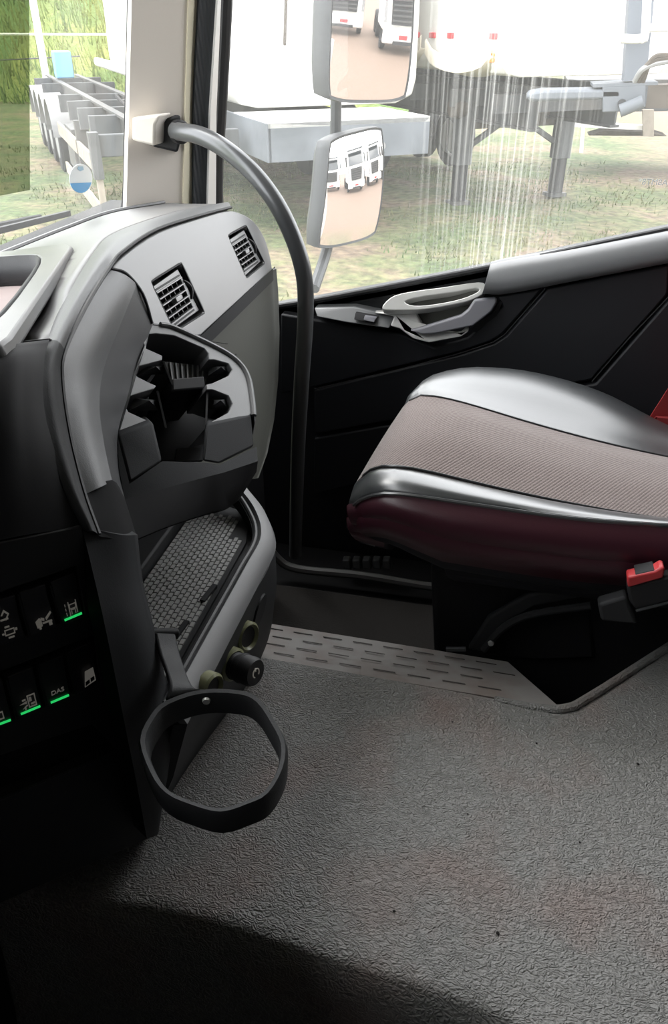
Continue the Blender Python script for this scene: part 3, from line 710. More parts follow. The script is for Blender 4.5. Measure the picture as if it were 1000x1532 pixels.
# divider wall standing in the middle
MB().prism([H(258, 566, -.006), H(306, 562, -.006), H(308, 580, -.008), H(258, 585, -.008)], -Hn * .07).build('divider', m_black, dash, .002)
MB().prism([H(262, 690, -.07), H(300, 688, -.07), H(300, 668, -.07), H(266, 670, -.07)], -Hn * .004).build('holder_pad', m_hold, dash)
for (a, b, c, tip) in (((213, 549), (206, 562), (243, 548), (246, 560)), ((200, 596), (194, 614), (236, 598), (238, 614)), ((342, 548), (343, 560), (313, 549), (312, 562)), ((343, 596), (343, 613), (311, 598), (311, 612))):
    p = [H(*a, -.012), H(*c, -.016), H(*tip, -.018), H(*b, -.014)]
    mid = (H(*a, -.012) + H(*b, -.014)).lerp(H(*c) + H(*tip), .55) / 2 + Hn * .008
    MB().add(p + [mid], [(0, 1, 4), (1, 2, 4), (2, 3, 4), (3, 0, 4)]).build('grip_flap', m_hold, dash, sm=10)
for a, b in (((243, 540), (257, 576)), ((234, 585), (247, 640)), ((309, 585), (307, 636))):
    MB().prism([H(*a, -.004), H(*b, -.004), H(*b, -.05), H(*a, -.05)], V((.002, .001, 0))).build('grip_wall', m_black, dash)

# side face between the seam and the holder
L_ = [(165, 403, .825), (131, 457, .737), (98, 530, .655), (94, 580, .64), (106, 660, .63), (126, 740, .62)]
M_ = [(205, 425, .852), (180, 487, .80), (156, 550, .742), (149, 605, .695), (156, 665, .672), (168, 720, .655)]
R_ = [(229, 485, .878), (207, 540, .845), (187, 606, .792), (176, 652, .758), (178, 705, .738), (187, 747, .722)]
LL = [P(*q) for q in L_]; RR = [P(*q) for q in R_]; MM = [P(*q) for q in M_]
L2 = [a.lerp(b, .5) + V((.004, -.003, .003)) for a, b in zip(LL, MM)]
rows = lines([LL, L2, MM], 5, 3)
MB().sheet(rows, (-.012, .004, -.006)).build('side_fascia', m_fasc, dash, sm=50)
MB().sheet(lines([MM, [a.lerp(b, .5) for a, b in zip(MM, RR)], RR], 5, 2), (-.012, .004, -.006)).build('side_bevel', m_hold, dash, sm=50)
MB().tube(smooth([P(167, 402, .826), P(189, 409, .842), P(214, 440, .858), P(228, 484, .876)], 5), .0016, 6).build('seam', m_rubber, dash)
MB().sheet(lines([[(104, 745, .600), (126, 738, .620), (168, 718, .655), (187, 746, .722)], [(118, 772, .600), (138, 772, .612), (178, 768, .648), (197, 778, .708)], [(123, 794, .598), (148, 802, .610), (188, 808, .645), (206, 808, .70)]], 4, 4), (-.01, .006, -.004)).build('column_shoulder', m_skirt, dash, sm=60)
# seam across the top strip
MB().tube([PZ(24, 513, .834), PZ(45, 511, .832), PZ(74, 508, .831), P(97, 521, .655)], .0012, 6).build('seam', m_rubber, dash)

# plain dash body on the driver side, left of the picture
MB().prism([V((-.74, -.72, .0)), V((-.46, -.72, .0)), V((-.40, -.72, .60)), V((-.37, -.72, .815)), V((-.74, -.72, .75))], (0, 1.08, 0)).build('driver_dash_body', m_black, dash, .01)
# unseen hood on the driver side, added to block windscreen light from the lower dash
hood = [[V((-.60 + .16 * k / 4, y, .82 + .20 * math.sin(math.pi * (.12 + .76 * (y + .45) / .85)) ** .5 * (.55 + .45 * k / 4))) for y in [-.45 + .85 * j / 10 for j in range(11)]] for k in range(5)]
MB().sheet(hood, (0, 0, -.015)).build('light_block_hood', m_char, dash, sm=60)
MB().prism([V((-.45, -.40, .82)), V((-.45, .36, .82)), V((-.47, .34, .98)), V((-.47, -.38, .98))], (-.02, 0, 0)).build('light_block_face', m_glassd, dash)  # front face of the same added light-blocking hood
# driver-facing upper panel and the switch column --------------------------------
rows = lines([[(-170, 546, .535), (-120, 538, .545), (0, 518, .58), (40, 512, .60), (74, 508, .62)],
              [(-170, 584, .52), (-120, 572, .53), (0, 548, .562), (40, 542, .582), (66, 545, .602)],
              [(-170, 688, .51), (-120, 670, .52), (0, 640, .55), (40, 636, .57), (70, 632, .59)],
              [(-170, 849, .508), (-120, 836, .52), (0, 808, .553), (60, 797, .573), (124, 789, .598)]], 5, 5)
MB().sheet(rows, (-.01, .006, -.004)).build('driver_panel', m_black, dash, sm=60)
SWn = V((1.2, -.84, 0)).normalized(); SW0 = P(125, 790, .597)
def SW(px, py, off=0): return PL(px, py, SW0 + SWn * off, SWn)
rA = [[(-22, 898), (22, 884), (38, 950), (-5, 966)], [(24, 882), (67, 868), (86, 935), (42, 951)], [(71, 867), (112, 850), (125, 918), (89, 933)]]
rB = [[(-40, 1024), (3, 1010), (20, 1077), (-20, 1092)], [(6, 1008), (49, 992), (64, 1056), (23, 1073)], [(53, 990), (94, 974), (106, 1040), (68, 1056)], [(97, 972), (138, 954), (148, 1021), (112, 1037)]]
def grow(row, m):
    a, b, c, d = row[0][0], row[-1][1], row[-1][2], row[0][3]
    return [(a[0] - m, a[1] - m * .6), (b[0] + m, b[1] - m), (c[0] + m, c[1] + m * .6), (d[0] - m, d[1] + m)]
hA = [SW(*p) for p in grow(rA, 3)]; hB = [SW(*p) for p in grow(rB, 3)]
pk = [SW(-140, 1178), SW(138, 1084), SW(176, 1122), SW(-140, 1252)]
outp = [SW(-170, 851), SW(-120, 838), SW(0, 811), SW(122, 787), SW(133, 830), SW(160, 950), SW(186, 1080), SW(206, 1180), SW(218, 1240), SW(222, 1255), SW(0, 1352), SW(-170, 1428)]
plate2d(outp, [hA, hB, pk], None, None, None, SWn, .012, 'switch_panel', m_swp, dash, .0012)
MB().prism([SW(x, y, -.013) for x, y in ((-168, 846), (125, 800), (220, 1248), (-168, 1420))], -SWn * .01).build('panel_back', m_black, dash)
MB().prism([SW(-140, 1250, -.002), SW(175, 1124, -.002), SW(180, 1140, -.06), SW(-140, 1270, -.06)], (0, 0, -.004)).build('pocket_floor', m_char, dash)
MB().tube([SW(-140, 1253, .001), SW(60, 1170, .001), SW(176, 1123, .001)], .0018, 6).build('pocket_lip', m_char, dash)
m_switch = mat('glossy black switch plastic', (.030, .030, .038), .4)
def icon(sw, q, shapes):
    n = qnorm(q)
    if n.dot(SWn) < 0: n = -n
    mb = MB()
    for sh in shapes:
        mb.prism([quadpt(q, u, v, .0042, n) for u, v in sh], n * .0003)
    mb.build('symbol', m_icon, sw)
def R4(u0, v0, u1, v1): return [(u0, v0), (u1, v0), (u1, v1), (u0, v1)]
def frame4(u0, v0, u1, v1, t): return [R4(u0, v0, u1, v0 + t), R4(u0, v1 - t, u1, v1), R4(u0, v0, u0 + t * 1.4, v1), R4(u1 - t * 1.4, v0, u1, v1)]
truck_tip = [[(.28, .72), (.44, .66), (.50, .70), (.50, .86), (.30, .88)], R4(.52, .78, .88, .82), [(.50, .66), (.62, .70), (.60, .76), (.48, .72)], [(.66, .70), (.90, .58), (.92, .63), (.68, .76)], R4(.74, .82, .86, .90), R4(.36, .84, .44, .92)]
lane = frame4(.46, .62, .74, .74, .02) + [R4(.42, .56, .46, .90), R4(.74, .56, .78, .86), R4(.50, .74, .70, .77), R4(.50, .78, .54, .86), R4(.66, .78, .70, .86), R4(.28, .58, .31, .64), R4(.28, .68, .31, .74), R4(.28, .78, .31, .86)]
diamond = [[(.45, .22), (.62, .34), (.58, .37), (.45, .28)], [(.62, .34), (.45, .48), (.45, .43), (.56, .34)], [(.45, .22), (.30, .34), (.35, .35), (.45, .28)], R4(.25, .42, .55, .46)]
chip = frame4(.30, .68, .68, .82, .025) + [R4(.34, .60, .52, .64), R4(.40, .86, .62, .90), R4(.20, .74, .28, .78), R4(.70, .70, .78, .76)]
burst = frame4(.50, .56, .82, .86, .03) + [R4(.30, .62, .44, .66), [(.18, .72), (.46, .68), (.46, .74)], [(.26, .84), (.46, .76), (.48, .80)], R4(.56, .62, .66, .72), R4(.60, .76, .76, .80), R4(.34, .80, .40, .88)]
cabw = [[(.48, .56), (.84, .54), (.88, .86), (.36, .92)], ]
win = [[(.42, .80), (.60, .77), (.60, .85), (.40, .89)], [(.65, .76), (.82, .74), (.82, .82), (.65, .85)]]
lampi = frame4(.40, .66, .70, .84, .03)
def switch(q4, ic, led=False, txt=None, dark=None, up=False):
    q = [SW(*p, -.004) for p in q4]; n = SWn
    q = [quadpt(q, u, v) for u, v in ((.03, .03), (.93, .03), (.93, .97), (.03, .97))]
    cu = (q[0] + q[1] + q[2] + q[3]) / 4
    rows = [[quadpt(q, u, v, h, n) for u in (0, 1)] for v, h in ((0, .0035), (.45, .0015), (.55, .0015), (1, .0040))]
    s = MB().sheet(rows, -n * .008).build('rocker_switch', m_switch, dash, .0008)
    if ic: icon(s, q, ic)
    if dark:
        mb = MB()
        for sh in dark: mb.prism([quadpt(q, u, v, .0046, n) for u, v in sh], n * .0003)
        mb.build('symbol', m_switch, s)
    if led:
        MB().prism([quadpt(q, u, v, .0042, n) for u, v in R4(.14, .90, .92, .945)], n * .0006).build('indicator', m_green, s)
    if txt:
        t = text_mesh(txt, .0062, 'lettering', m_icon); 
        x = (q[1] - q[0]).normalized(); y = n.cross(x)
        Mx = Matrix((x, y, n)).transposed().to_4x4(); Mx.translation = quadpt(q, .50, .73, .0045, n)
        t.data.transform(Mx); put(t, s)
    # bright divider edge at the left side of the rocker
    MB().bar(quadpt(q, -.05, .05, .003, n), quadpt(q, -.05, 1.0, .004, n), .0012, .0022, up=n).build('divider_edge', m_char, s)
switch(rA[0], diamond + chip); switch(rA[1], truck_tip); switch(rA[2], lane, True)
switch(rB[0], lampi, True); switch(rB[1], burst, True); switch(rB[2], None, True, 'DAS'); switch(rB[3], cabw, dark=win)

# column face to the right of the switch panel, down to the tunnel
cl = [(122, 787, .598), (140, 860, .605), (160, 950, .615), (186, 1080, .64), (206, 1180, .68), (220, 1255, .76)]
crr = [(206, 800, .68), (214, 870, .70), (232, 945, .70), (252, 1040, .72), (258, 1120, .76), (232, 1225, .865)]
CLm = [P(*a).lerp(P(*b), .5) + V((.010, -.004, 0)) for a, b in zip(cl, crr)]
MB().sheet(lines([[P(*q) for q in cl], CLm, [P(*q) for q in crr]], 4, 4), (-.02, .012, 0)).build('column_face', m_block, dash, sm=60)

# phone shelf: base, lip strip, socket face
XL = -.25
sh = MB()
sh.prism([V((-.40, .46, .512)), V((XL - .012, .46, .512)), V((XL - .012, .75, .512)), V((-.275, .80, .512)), V((-.40, .84, .512))], (0, 0, -.02))
sh.build('shelf', m_char, dash)
MB().prism([V((-.40, .46, .50)), V((-.365, .46, .50)), V((-.365, .84, .50)), V((-.40, .84, .50))], (0, 0, .03)).build('shelf_step', m_char, dash, .003)
rimp = smooth([V((XL - .006, .45, .533)), V((XL - .006, .55, .532)), V((XL - .006, .66, .530)), V((XL - .008, .73, .528)), V((XL - .030, .775, .535)), V((-.32, .81, .55)), V((-.38, .83, .56))], 6)
MB().tube(rimp, .0032, 8).build('shelf_rim', m_hold, dash)
lw = [p + V((0, 0, -.02)) for p in rimp]
MB().sheet([rimp, lw], (-.003, -.003, 0)).build('shelf_wall', m_black, dash, sm=60)
# pale strip following the lip
st_o = smooth([V((XL + .0, .44, .536)), V((XL + .0, .55, .534)), V((XL, .67, .531)), V((XL - .002, .735, .530)), V((XL - .026, .785, .535)), V((-.31, .815, .55))], 6)
st_i = [p + V((.016, .006, -.020)) for p in st_o]
MB().sheet([st_o, [a.lerp(b, .5) + V((.004, .001, .004)) for a, b in zip(st_o, st_i)], st_i], (-.006, 0, -.006)).build('lip_strip', mat('grey lip strip plastic', (.19, .19, .195), .5, bump=('noise', 900, .25, .0005)), dash, sm=60)
# socket face below the strip
low = [P(232, 1225, .866), P(290, 1135, .93), P(345, 1060, 1.0), P(378, 1010, 1.05), P(402, 955, 1.11), P(410, 905, 1.10), P(405, 860, 1.06)]
upp = resample(st_i, 7)
upp = [upp[0], upp[1], upp[2], upp[3], upp[4], upp[5], upp[6]]
rows = [smooth(upp, 4), smooth([a.lerp(b, .5) + V((.004, 0, 0)) for a, b in zip(upp, low)], 4), smooth(low, 4)]
MB().sheet(rows, (-.012, -.004, 0)).build('socket_face', m_char, dash, sm=60)
MB().box((-.36, .62, .36), (.10, .30, .26)).build('console_core', m_black, dash)

# sockets on the face: find the surface point under each spot
def proj(q):
    d = q - CAM; z = d.dot(FW); return (CX + F * d.dot(RT) / z, CY - F * d.dot(UP) / z)
def on_face(px, py):
    best = None; fine = [smooth(list(c), 10) for c in zip(*rows)]
    fine = [f for f in zip(*[smooth(list(c), 4) for c in zip(*fine)])]
    for i in range(len(fine) - 1):
        for k in range(len(fine[0]) - 1):
            q = proj(fine[i][k]); e = (q[0] - px) ** 2 + (q[1] - py) ** 2
            if best is None or e < best[0]:
                n = (fine[i + 1][k] - fine[i][k]).cross(fine[i][k + 1] - fine[i][k]).normalized()
                best = (e, fine[i][k], n if n.dot(CAM - fine[i][k]) > 0 else -n)
    return best[1], best[2]
def ring(px, py, r):
    c, n = on_face(px, py); n = (n + (CAM - c).normalized() * .55).normalized(); c = c + n * .004
    o = MB().lathe([(r * .70, -.006), (r * .70, .003), (r * .85, .006), (r, .004), (r, -.006)], c, n, 28).build('socket_ring', m_glow, dash)
    MB().lathe([(0, .001), (r * .72, .001), (r * .72, .002)], c, n, 24).build('socket_hole', m_rubber, o)
    return c, n
ring(364, 950, .0175)
pc, SFn = ring(341, 990, .0185)
ring(302, 1022, .0150)
c, n = on_face(388, 912)
MB().lathe([(0, .002), (.021, .002), (.022, 0), (.022, -.004)], c, n, 28).build('blank_cap', m_black, dash)
pg = thing('power_plug', pc, 'black round power plug pushed into the yellow-ringed socket', 'plug')
MB().lathe([(.0140, .002), (.0145, .006), (.0132, .009), (.0155, .012), (.0160, .030), (.0140, .034), (0, .034)], pc, SFn, 28).build('plug_body', m_rubber, pg)
MB().lathe([(.0160, .015), (.0166, .017), (.0160, .019)], pc, SFn, 28).build('plug_ring', m_char, pg)
x = SFn.cross(V((0, 0, 1))).normalized(); y = x.cross(SFn)
MB().tube([pc + SFn * .0345 + (x * math.cos(a) + y * math.sin(a)) * .005 for a in [k * .35 - .9 for k in range(15)]], .0007, 6).build('plug_mark', m_icon, pg)
MB().bar(pc + SFn * .0345 + y * .002, pc + SFn * .0345 + y * .0065, .0012, .0006, up=SFn).build('plug_mark', m_icon, pg)

# rubber mat with woven relief in the shelf
mt = thing('shelf_mat', (-.31, .65, .513), 'grey rubber mat with woven brick relief in the phone shelf', 'mat')
MB().prism([V((-.362, .47, .513)), V((XL - .022, .47, .513)), V((XL - .022, .735, .513)), V((-.285, .785, .513)), V((-.362, .81, .513))], (0, 0, .003)).build('mat_base', m_char, mt)
mb = MB(); 
for i in range(15):
    for j in range(36):
        x0 = -.360 + i * .0060; y0 = .475 + j * .0092 + (i % 2) * .0046
        if x0 + .0045 > XL - .024 or y0 > .795 - max(0, (x0 + .31)) * 1.0 - .012: continue
        if y0 > .735 and x0 > -.30: continue
        mb.box((x0 + .0024, y0 + .0038, .5168), (.0044, .0076, .0018))
o = mb.build('woven_relief', mat('grey mat rubber', (.38, .38, .37), .5), mt); o['kind'] = 'stuff'
for (a, b) in (((303, 900), (322, 876)), ((262, 955), (280, 930))):
    A, B = PZ(*a, .518), PZ(*b, .518)
    MB().bar(A, B, .006, .004).build('mat_slot', m_rubber, mt)

# fold-out cup ring ---------------------------------------------------------------
RZ = CAM.z - .80 * .585
cup = thing('cup_holder_ring', PZ(315, 1130, RZ), 'dark grey eight-sided cup holder ring hinged on the dashboard column', 'cup holder')
ro = [(206, 1108), (222, 1070), (246, 1047), (300, 1030), (360, 1031), (390, 1044), (415, 1080), (430, 1112), (427, 1150), (404, 1190), (372, 1207), (330, 1219), (285, 1208), (246, 1190), (222, 1158)]
ro = [PZ(*p, RZ) for p in ro]
ctr = sum(ro, V((0, 0, 0))) / len(ro)
ro = smooth(ro, 3, True)
def sc_(pts, k, dz): return [ctr + (p - ctr) * k + V((0, 0, dz)) for p in pts]
loops = [sc_(ro, .885, -.004), sc_(ro, .91, 0), sc_(ro, .965, .0008), sc_(ro, 1.0, -.004), sc_(ro, .985, -.022), sc_(ro, .94, -.024), sc_(ro, .88, -.022)]
loops.append(loops[0])
MB().grid([l + [l[0]] for l in loops]).build('ring', m_char, cup, sm=40)
am = [[P(232, 945, .70), P(262, 945, .71)], [P(240, 975, .68), P(272, 985, .69)], [P(255, 1020, .64), P(288, 1025, .65)], [PZ(250, 1046, RZ), PZ(305, 1031, RZ)]]
rows = [list(r) for r in zip(*[smooth(c, 4) for c in zip(*am)])]
MB().sheet(rows, (-.006, .006, -.010)).build('arm', m_char, cup, .002, sm=50)
MB().lathe([(.004, -.013), (.005, -.012), (.005, .012), (.004, .013)], P(246, 948, .708), P(262, 945, .71) - P(232, 945, .70), 16).build('hinge', m_black, cup)
MB().lathe([(0, .002), (.003, .002), (.0035, 0)], PZ(308, 1040, RZ) + V((0, 0, -.006)), (0.3, -1, 0), 12).build('screw', m_satin, cup)

# ================================================================== PASSENGER SEAT
seat = thing('passenger_seat', (.15, 1.1, FZ), 'passenger seat with brown fabric centre, black leather bolsters and burgundy sides', 'seat')
NS = 26
def curve(pts, y):
    ys = y if isinstance(y, (list, tuple)) else [y] * len(pts)
    return resample(smooth([PY(p[0], p[1], yy) for p, yy in zip(pts, ys)], 6), NS)
c1 = curve([(531, 752), (548, 741), (590, 735), (700, 750), (850, 771), (1000, 783), (1150, 790)], [.905, .89, .88, .875, .875, .88, .885])
c2 = curve([(543, 712), (560, 700), (590, 697), (640, 705), (750, 731), (870, 756), (1000, 777), (1150, 788)], [.95, .94, .93, .93, .93, .93, .93, .93])
c3 = curve([(612, 600), (622, 594), (640, 592), (690, 602), (800, 635), (900, 662), (1000, 684), (1150, 712)], 1.18)
c4 = curve([(622, 588), (640, 570), (675, 559), (720, 555), (800, 563), (900, 592), (1000, 642), (1150, 705)], [1.25, 1.29, 1.32, 1.33, 1.335, 1.335, 1.33, 1.33])
down = lambda c, d: [p + V(d) for p in c]
downs = lambda c, d: [p + V(d) * (.45 + .55 * min(1, i / 7)) + V((.02 * (1 - min(1, i / 5)) * (-d[2] / .1), 0, 0)) for i, p in enumerate(c)]
def fr(c, k=1.0):
    """front roll: prepend points that curl down at the front end"""
    p = c[0]; return [p + V((.03, 0, -.13 * k)), p + V((.004, 0, -.10 * k)), p + V((-.012, 0, -.06 * k)), p + V((-.009, 0, -.022 * k))] + c
def patch(name, cols, m, th=.02, sm=70, k=1.0):
    cols = [fr(c, k) for c in cols]
    rows = [list(r) for r in zip(*cols)]
    rows = [smooth(r, 4) for r in rows]
    return MB().sheet(rows, (0, 0, -th)).build(name, m, seat, sm=sm)
ins = []
for t, b in ((0, 0), (.12, .006), (.35, .016), (.65, .016), (.88, .006), (1, 0)):
    ins.append([a.lerp(b_, t) + V((0, 0, b * min(1, .2 + i / 6))) for i, (a, b_) in enumerate(zip(c2, c3))])
patch('fabric_insert', ins, m_fab, k=.5)
nb = [down(c2, (0, -.001, -.002)), [a.lerp(b, .3) + V((0, -.002, .005)) for a, b in zip(c2, c1)], [a.lerp(b, .7) + V((0, -.005, .0055)) for a, b in zip(c2, c1)], c1]
patch('near_bolster', nb, m_leath, k=.4)
fb = [down(c3, (0, .001, -.002)), [a.lerp(b, .30) + V((0, 0, .002)) for a, b in zip(c3, c4)], [a.lerp(b, .7) + V((0, -.004, .010)) for a, b in zip(c3, c4)], down(c4, (0, .012, .003)), down(c4, (0, .05, -.03)), down(c4, (0, .07, -.10))]
patch('far_bolster', fb, m_leath, k=.5)
sd = [downs(c1, (0, -.001, -.002)), downs(c1, (0, -.022, -.018)), downs(c1, (0, -.026, -.045)), downs(c1, (0, -.010, -.075))]
patch('side_cover', sd, m_burg, k=.10)
lw = [downs(c1, (0, -.008, -.072)), downs(c1, (0, .010, -.10)), downs(c1, (0, .05, -.125)), downs(c1, (0, .10, -.13))]
patch('lower_skirt', lw, m_navy, k=.08)
MB().tube(down(c1, (0, -.006, .0)), .0026, 6).build('piping', m_leath, seat)
MB().tube(down(c2, (0, 0, .0005)), .0016, 6).build('piping', m_leath, seat)
MB().tube(down(c3, (0, 0, .0015)), .0016, 6).build('piping', m_leath, seat)
# cushion core so that the shell is closed below
MB().box((.22, 1.09, .40), (.52, .34, .10)).build('cushion_core', m_navy, seat, .02)
# back rest (beyond the frame)
MB().sheet([smooth([V((.44 + .25 * t, y, .46 + .72 * t)) + V((.03 * math.cos((y - 1.1) * 8), 0, 0)) for y in (.90, .96, 1.1, 1.24, 1.32)], 4) for t in (0, .1, .3, .6, .9, 1)], (.10, 0, .03)).build('backrest', m_leath, seat, .02)
# base: bellows box, side fan covers
MB().prism([V((-.02, .98, FZ)), V((.42, .98, FZ)), V((.42, 1.3, FZ)), V((-.02, 1.3, FZ))], None, [V((-.06, .95, .36)), V((.45, .95, .36)), V((.45, 1.3, .36)), V((-.06, 1.3, .36))]).build('seat_base', m_black, seat, .01)
for k, pts in enumerate((((700, 972), (730, 925), (790, 890), (880, 876), (886, 892), (800, 908), (752, 938), (722, 976)), ((722, 980), (756, 942), (800, 915), (884, 900), (884, 930), (890, 985), (800, 988)))):
    yy = .93 + .02 * k
    MB().prism([PY(x, y, yy) for x, y in pts], (0, .012, 0)).build('fan_cover', m_char if k == 0 else m_black, seat, .004)
MB().tube(smooth([PY(x, y, .925) for x, y in ((724, 972), (755, 938), (800, 918), (884, 906))], 4), .006, 8).build('fan_rib', m_char, seat)
MB().lathe([(0, -.004), (.004, -.003), (.005, 0), (.003, .003), (0, .004)], PY(735, 962, .92), (0, 1, 0), 14).build('bolt', m_satin, seat)
MB().tube([PY(668, 971, .95), PY(697, 971, .95)], .004, 8).build('rail_end', m_rail, seat)

# seat belt buckle on its stalk
bk = thing('belt_buckle', PY(965, 900, .84), 'seat belt buckle with red release button beside the seat', 'buckle')
by = .826
MB().prism([PY(x, y, by) for x, y in ((938, 878), (995, 864), (1030, 858), (1030, 900), (1000, 902), (952, 914), (942, 900))], (0, .018, 0)).build('buckle_body', m_rubber, bk, .004)
MB().prism([PY(x, y, by - .004) for x, y in ((939, 864), (980, 855), (990, 849), (996, 851), (993, 865), (940, 880))], (0, .018, 0)).build('release_button', m_red, bk, .003)
MB().prism([PY(x, y, by - .002) for x, y in ((951, 859), (980, 853), (981, 857), (952, 863))], (0, .02, 0)).build('latch_slot', m_char, bk, .001)
MB().prism([PY(x, y, by + .006) for x, y in ((895, 905), (938, 893), (945, 912), (955, 935), (900, 930))], (0, .02, 0)).build('stalk', m_char, bk, .004)
MB().tube([PY(x, y, by - .002) for x, y in ((952, 914), (1000, 902), (1030, 892))], .002, 6).build('edge_line', m_char, bk)
# red belt webbing hanging by the door behind the seat
bw = thing('seat_belt', PY(1010, 600, 1.42), 'red seat belt webbing hanging by the door behind the seat', 'seat belt')
pts = [(PY(1000, 582, 1.44), PY(1055, 575, 1.46)), (PY(985, 625, 1.42), PY(1040, 630, 1.45)), (PY(975, 680, 1.40), PY(1030, 690, 1.44))]
a0 = V((.62, 1.44, 1.3)); pts = [(a0, a0 + V((.05, .01, 0)))] + pts
rows = [smooth([q[0] for q in pts], 6), smooth([q[1] for q in pts], 6)]
MB().sheet(rows, (0, .003, 0)).build('webbing', m_redweb, bw)

# ================================================================== OUTSIDE
GZ = -1.25
def gnoise(x, y): return .03 * math.sin(x * 1.3 + y * .7) + .02 * math.sin(x * 2.9 - y * 2.1)
xs = [-70 + 1.6 * i for i in range(82)]; ys = [-30 + 1.6 * i for i in range(60)]
struct(MB().grid([[V((x, y, GZ + (gnoise(x, y) if -12 < x < 8 and 3 < y < 25 else 0))) for x in xs] for y in ys]).build('ground', m_ground, sm=80))
# grass blades where the windows look out
mb = MB(); vs = []; fs = []
for k in range(26000):
    t = random.random(); y = 3.2 + 14 * t ** 1.3; x = -.75 * y - 1 + random.random() * (1.25 * y + 2)
    if math.sin(x * 1.1 + 1.3) + math.sin(y * 1.4 + x * .5) + random.random() * 1.6 < .6: continue
    h = .03 + .07 * random.random(); a = random.random() * 6.28; b = .012
    p = V((x, y, GZ + gnoise(x, y) - .005)); i = len(vs)
    vs += [p + V((math.cos(a) * b, math.sin(a) * b, 0)), p - V((math.cos(a) * b, math.sin(a) * b, 0)), p + V((random.uniform(-.04, .04), random.uniform(-.04, .04), h))]
    fs.append((i, i + 1, i + 2))
me = bpy.data.meshes.new('short_grass'); me.from_pydata([tuple(v) for v in vs], [], fs)
o = finish(me, 'short_grass', m_grass); tag(o, 'short patchy grass growing around the parked trailers', 'grass', kind='stuff')
# bank of tall grass far left
rows = []
for j in range(14):
    t = j / 13; row = []
    for i in range(50):
        x = -60 + i * 1.2; row.append(V((x + random.uniform(-.3, .3), 27 + 12 * t + random.uniform(-.3, .3) + x * -.05, GZ - .2 + 9.0 * t ** .8 + random.uniform(-.35, .35))))
    rows.append(row)
bank = MB().grid(rows).build('grass_bank', m_hedge, sm=80); tag(bank, 'tall green grassy bank rising behind the fence at far left', 'bank', kind='stuff')
vs = []; fs = []
for k in range(9000):
    x = random.uniform(-34, -8); t = random.random() ** 1.3; y = 26.6 + 12 * t - x * .05; z = GZ - .2 + 9 * t ** .8
    h = random.uniform(.3, .9); a = random.random() * 6.28; b = .035; p = V((x, y, z)); i = len(vs)
    vs += [p + V((math.cos(a) * b, math.sin(a) * b, 0)), p - V((math.cos(a) * b, math.sin(a) * b, 0)), p + V((random.uniform(-.25, .25), random.uniform(-.3, 0), h))]; fs.append((i, i + 1, i + 2))
me = bpy.data.meshes.new('blades'); me.from_pydata([tuple(v) for v in vs], [], fs); o = finish(me, 'tall_blades', m_hedge, bank); o['kind'] = 'stuff'
# wire fence in front of the bank
fe = thing('wire_fence', P(60, 130, 21), 'thin wire fence with a pale post before the grassy bank', 'fence')
fa_, fb_ = P(-200, 50, 21), P(240, 52, 23)
MB().tube([fa_, fb_], .035, 6).build('wire', m_body, fe)
MB().tube([P(-200, 100, 21), P(120, 84, 22)], .02, 6).build('wire', m_grey, fe)
p = P(70, 120, 21.5)
MB().tube([V((p.x, p.y, GZ)), V((p.x, p.y, 3.2))], .10, 8).build('post', m_body, fe)

RZT = math.radians(34.8)
def tw(o_, x, y, z): return V(o_) + V((x * math.cos(RZT) - y * math.sin(RZT), x * math.sin(RZT) + y * math.cos(RZT), z))
def lb(mb, name, m, root, **k):
    o = mb.build(name, m, None, **k); o.parent = root; return o
def wheel(root, c, r, w_, name='wheel'):
    o = lb(MB().lathe([(r * .55, -w_ / 2), (r * .92, -w_ / 2), (r, -w_ * .35), (r, w_ * .35), (r * .92, w_ / 2), (r * .55, w_ / 2), (r * .5, w_ * .25), (0, w_ * .2)], c, (1, 0, 0), 24), name, m_tire, root)
    h = MB().lathe([(r * .55, -w_ / 2 - .005), (r * .45, -w_ * .3), (r * .25, -w_ * .3), (r * .22, -w_ * .45), (0, -w_ * .45)], c, (1, 0, 0), 20).build('hub', m_concr); h.parent = o
    return o
# ---- trailer with the white body seen through the middle of the side window
OB = (-.83, 12.6, GZ)
tb = thing('box_trailer', OB, 'white trailer on two grey landing legs in the side window', 'trailer', None, RZT)
prof = [(-.42, 2.05), (-.40, 1.90), (-.30, 1.80), (-.1, 1.76), (2.1, 1.76), (2.2, 1.85), (2.22, 5.2), (-.42, 5.2)]
lb(MB().prism([V((x, -1.45, z)) for x, z in prof], (0, 11, 0)), 'body', m_body, tb, bevel=.02)
# cream rolled fenders along the bottom of the side
for y0, y1, zz in ((-1.3, .4, .0), (.55, 2.4, .05), (2.6, 4.6, .05)):
    pr = [V((-.50, y0 + (y1 - y0) * k / 10, 1.98 - .20 * math.sin(math.pi * k / 10) ** .5 + zz)) for k in range(11)]
    lb(MB().sheet([[p + V((0, 0, .16)) for p in pr], pr, [p + V((.30, 0, -.06)) for p in pr]], (.02, 0, .02)), 'lower_fairing', m_creamb, tb, sm=60)
for y, z in ((-1.25, 2.2), (-.18, 2.2), (.32, 2.2), (.79, 2.2)):
    lb(MB().box((-.435, y, z), (.03, .16, .07)), 'marker_lamp', m_red, tb, bevel=.01)
lb(MB().box((-.435, -1.25, 1.97), (.05, .10, .10)), 'marker_lamp', mat('orange lamp', (.8, .25, .05)), tb, bevel=.01)
for x in (.25, 1.55):
    mb = MB().box((x, 3.6, 1.38), (.03, 10, .5)).box((x, 3.6, 1.14), (.16, 10, .03)).box((x, 3.6, 1.63), (.16, 10, .03))
    lb(mb, 'main_beam', m_grey, tb)
for y in (-1.2, -.1, 1.2, 2.6, 4.2):
    lb(MB().box((.9, y, 1.45), (2.4, .10, .22)), 'cross_member', m_grey, tb)
lb(MB().box((.9, .12, 1.12), (1.75, .10, .20)), 'leg_beam', m_rust, tb)
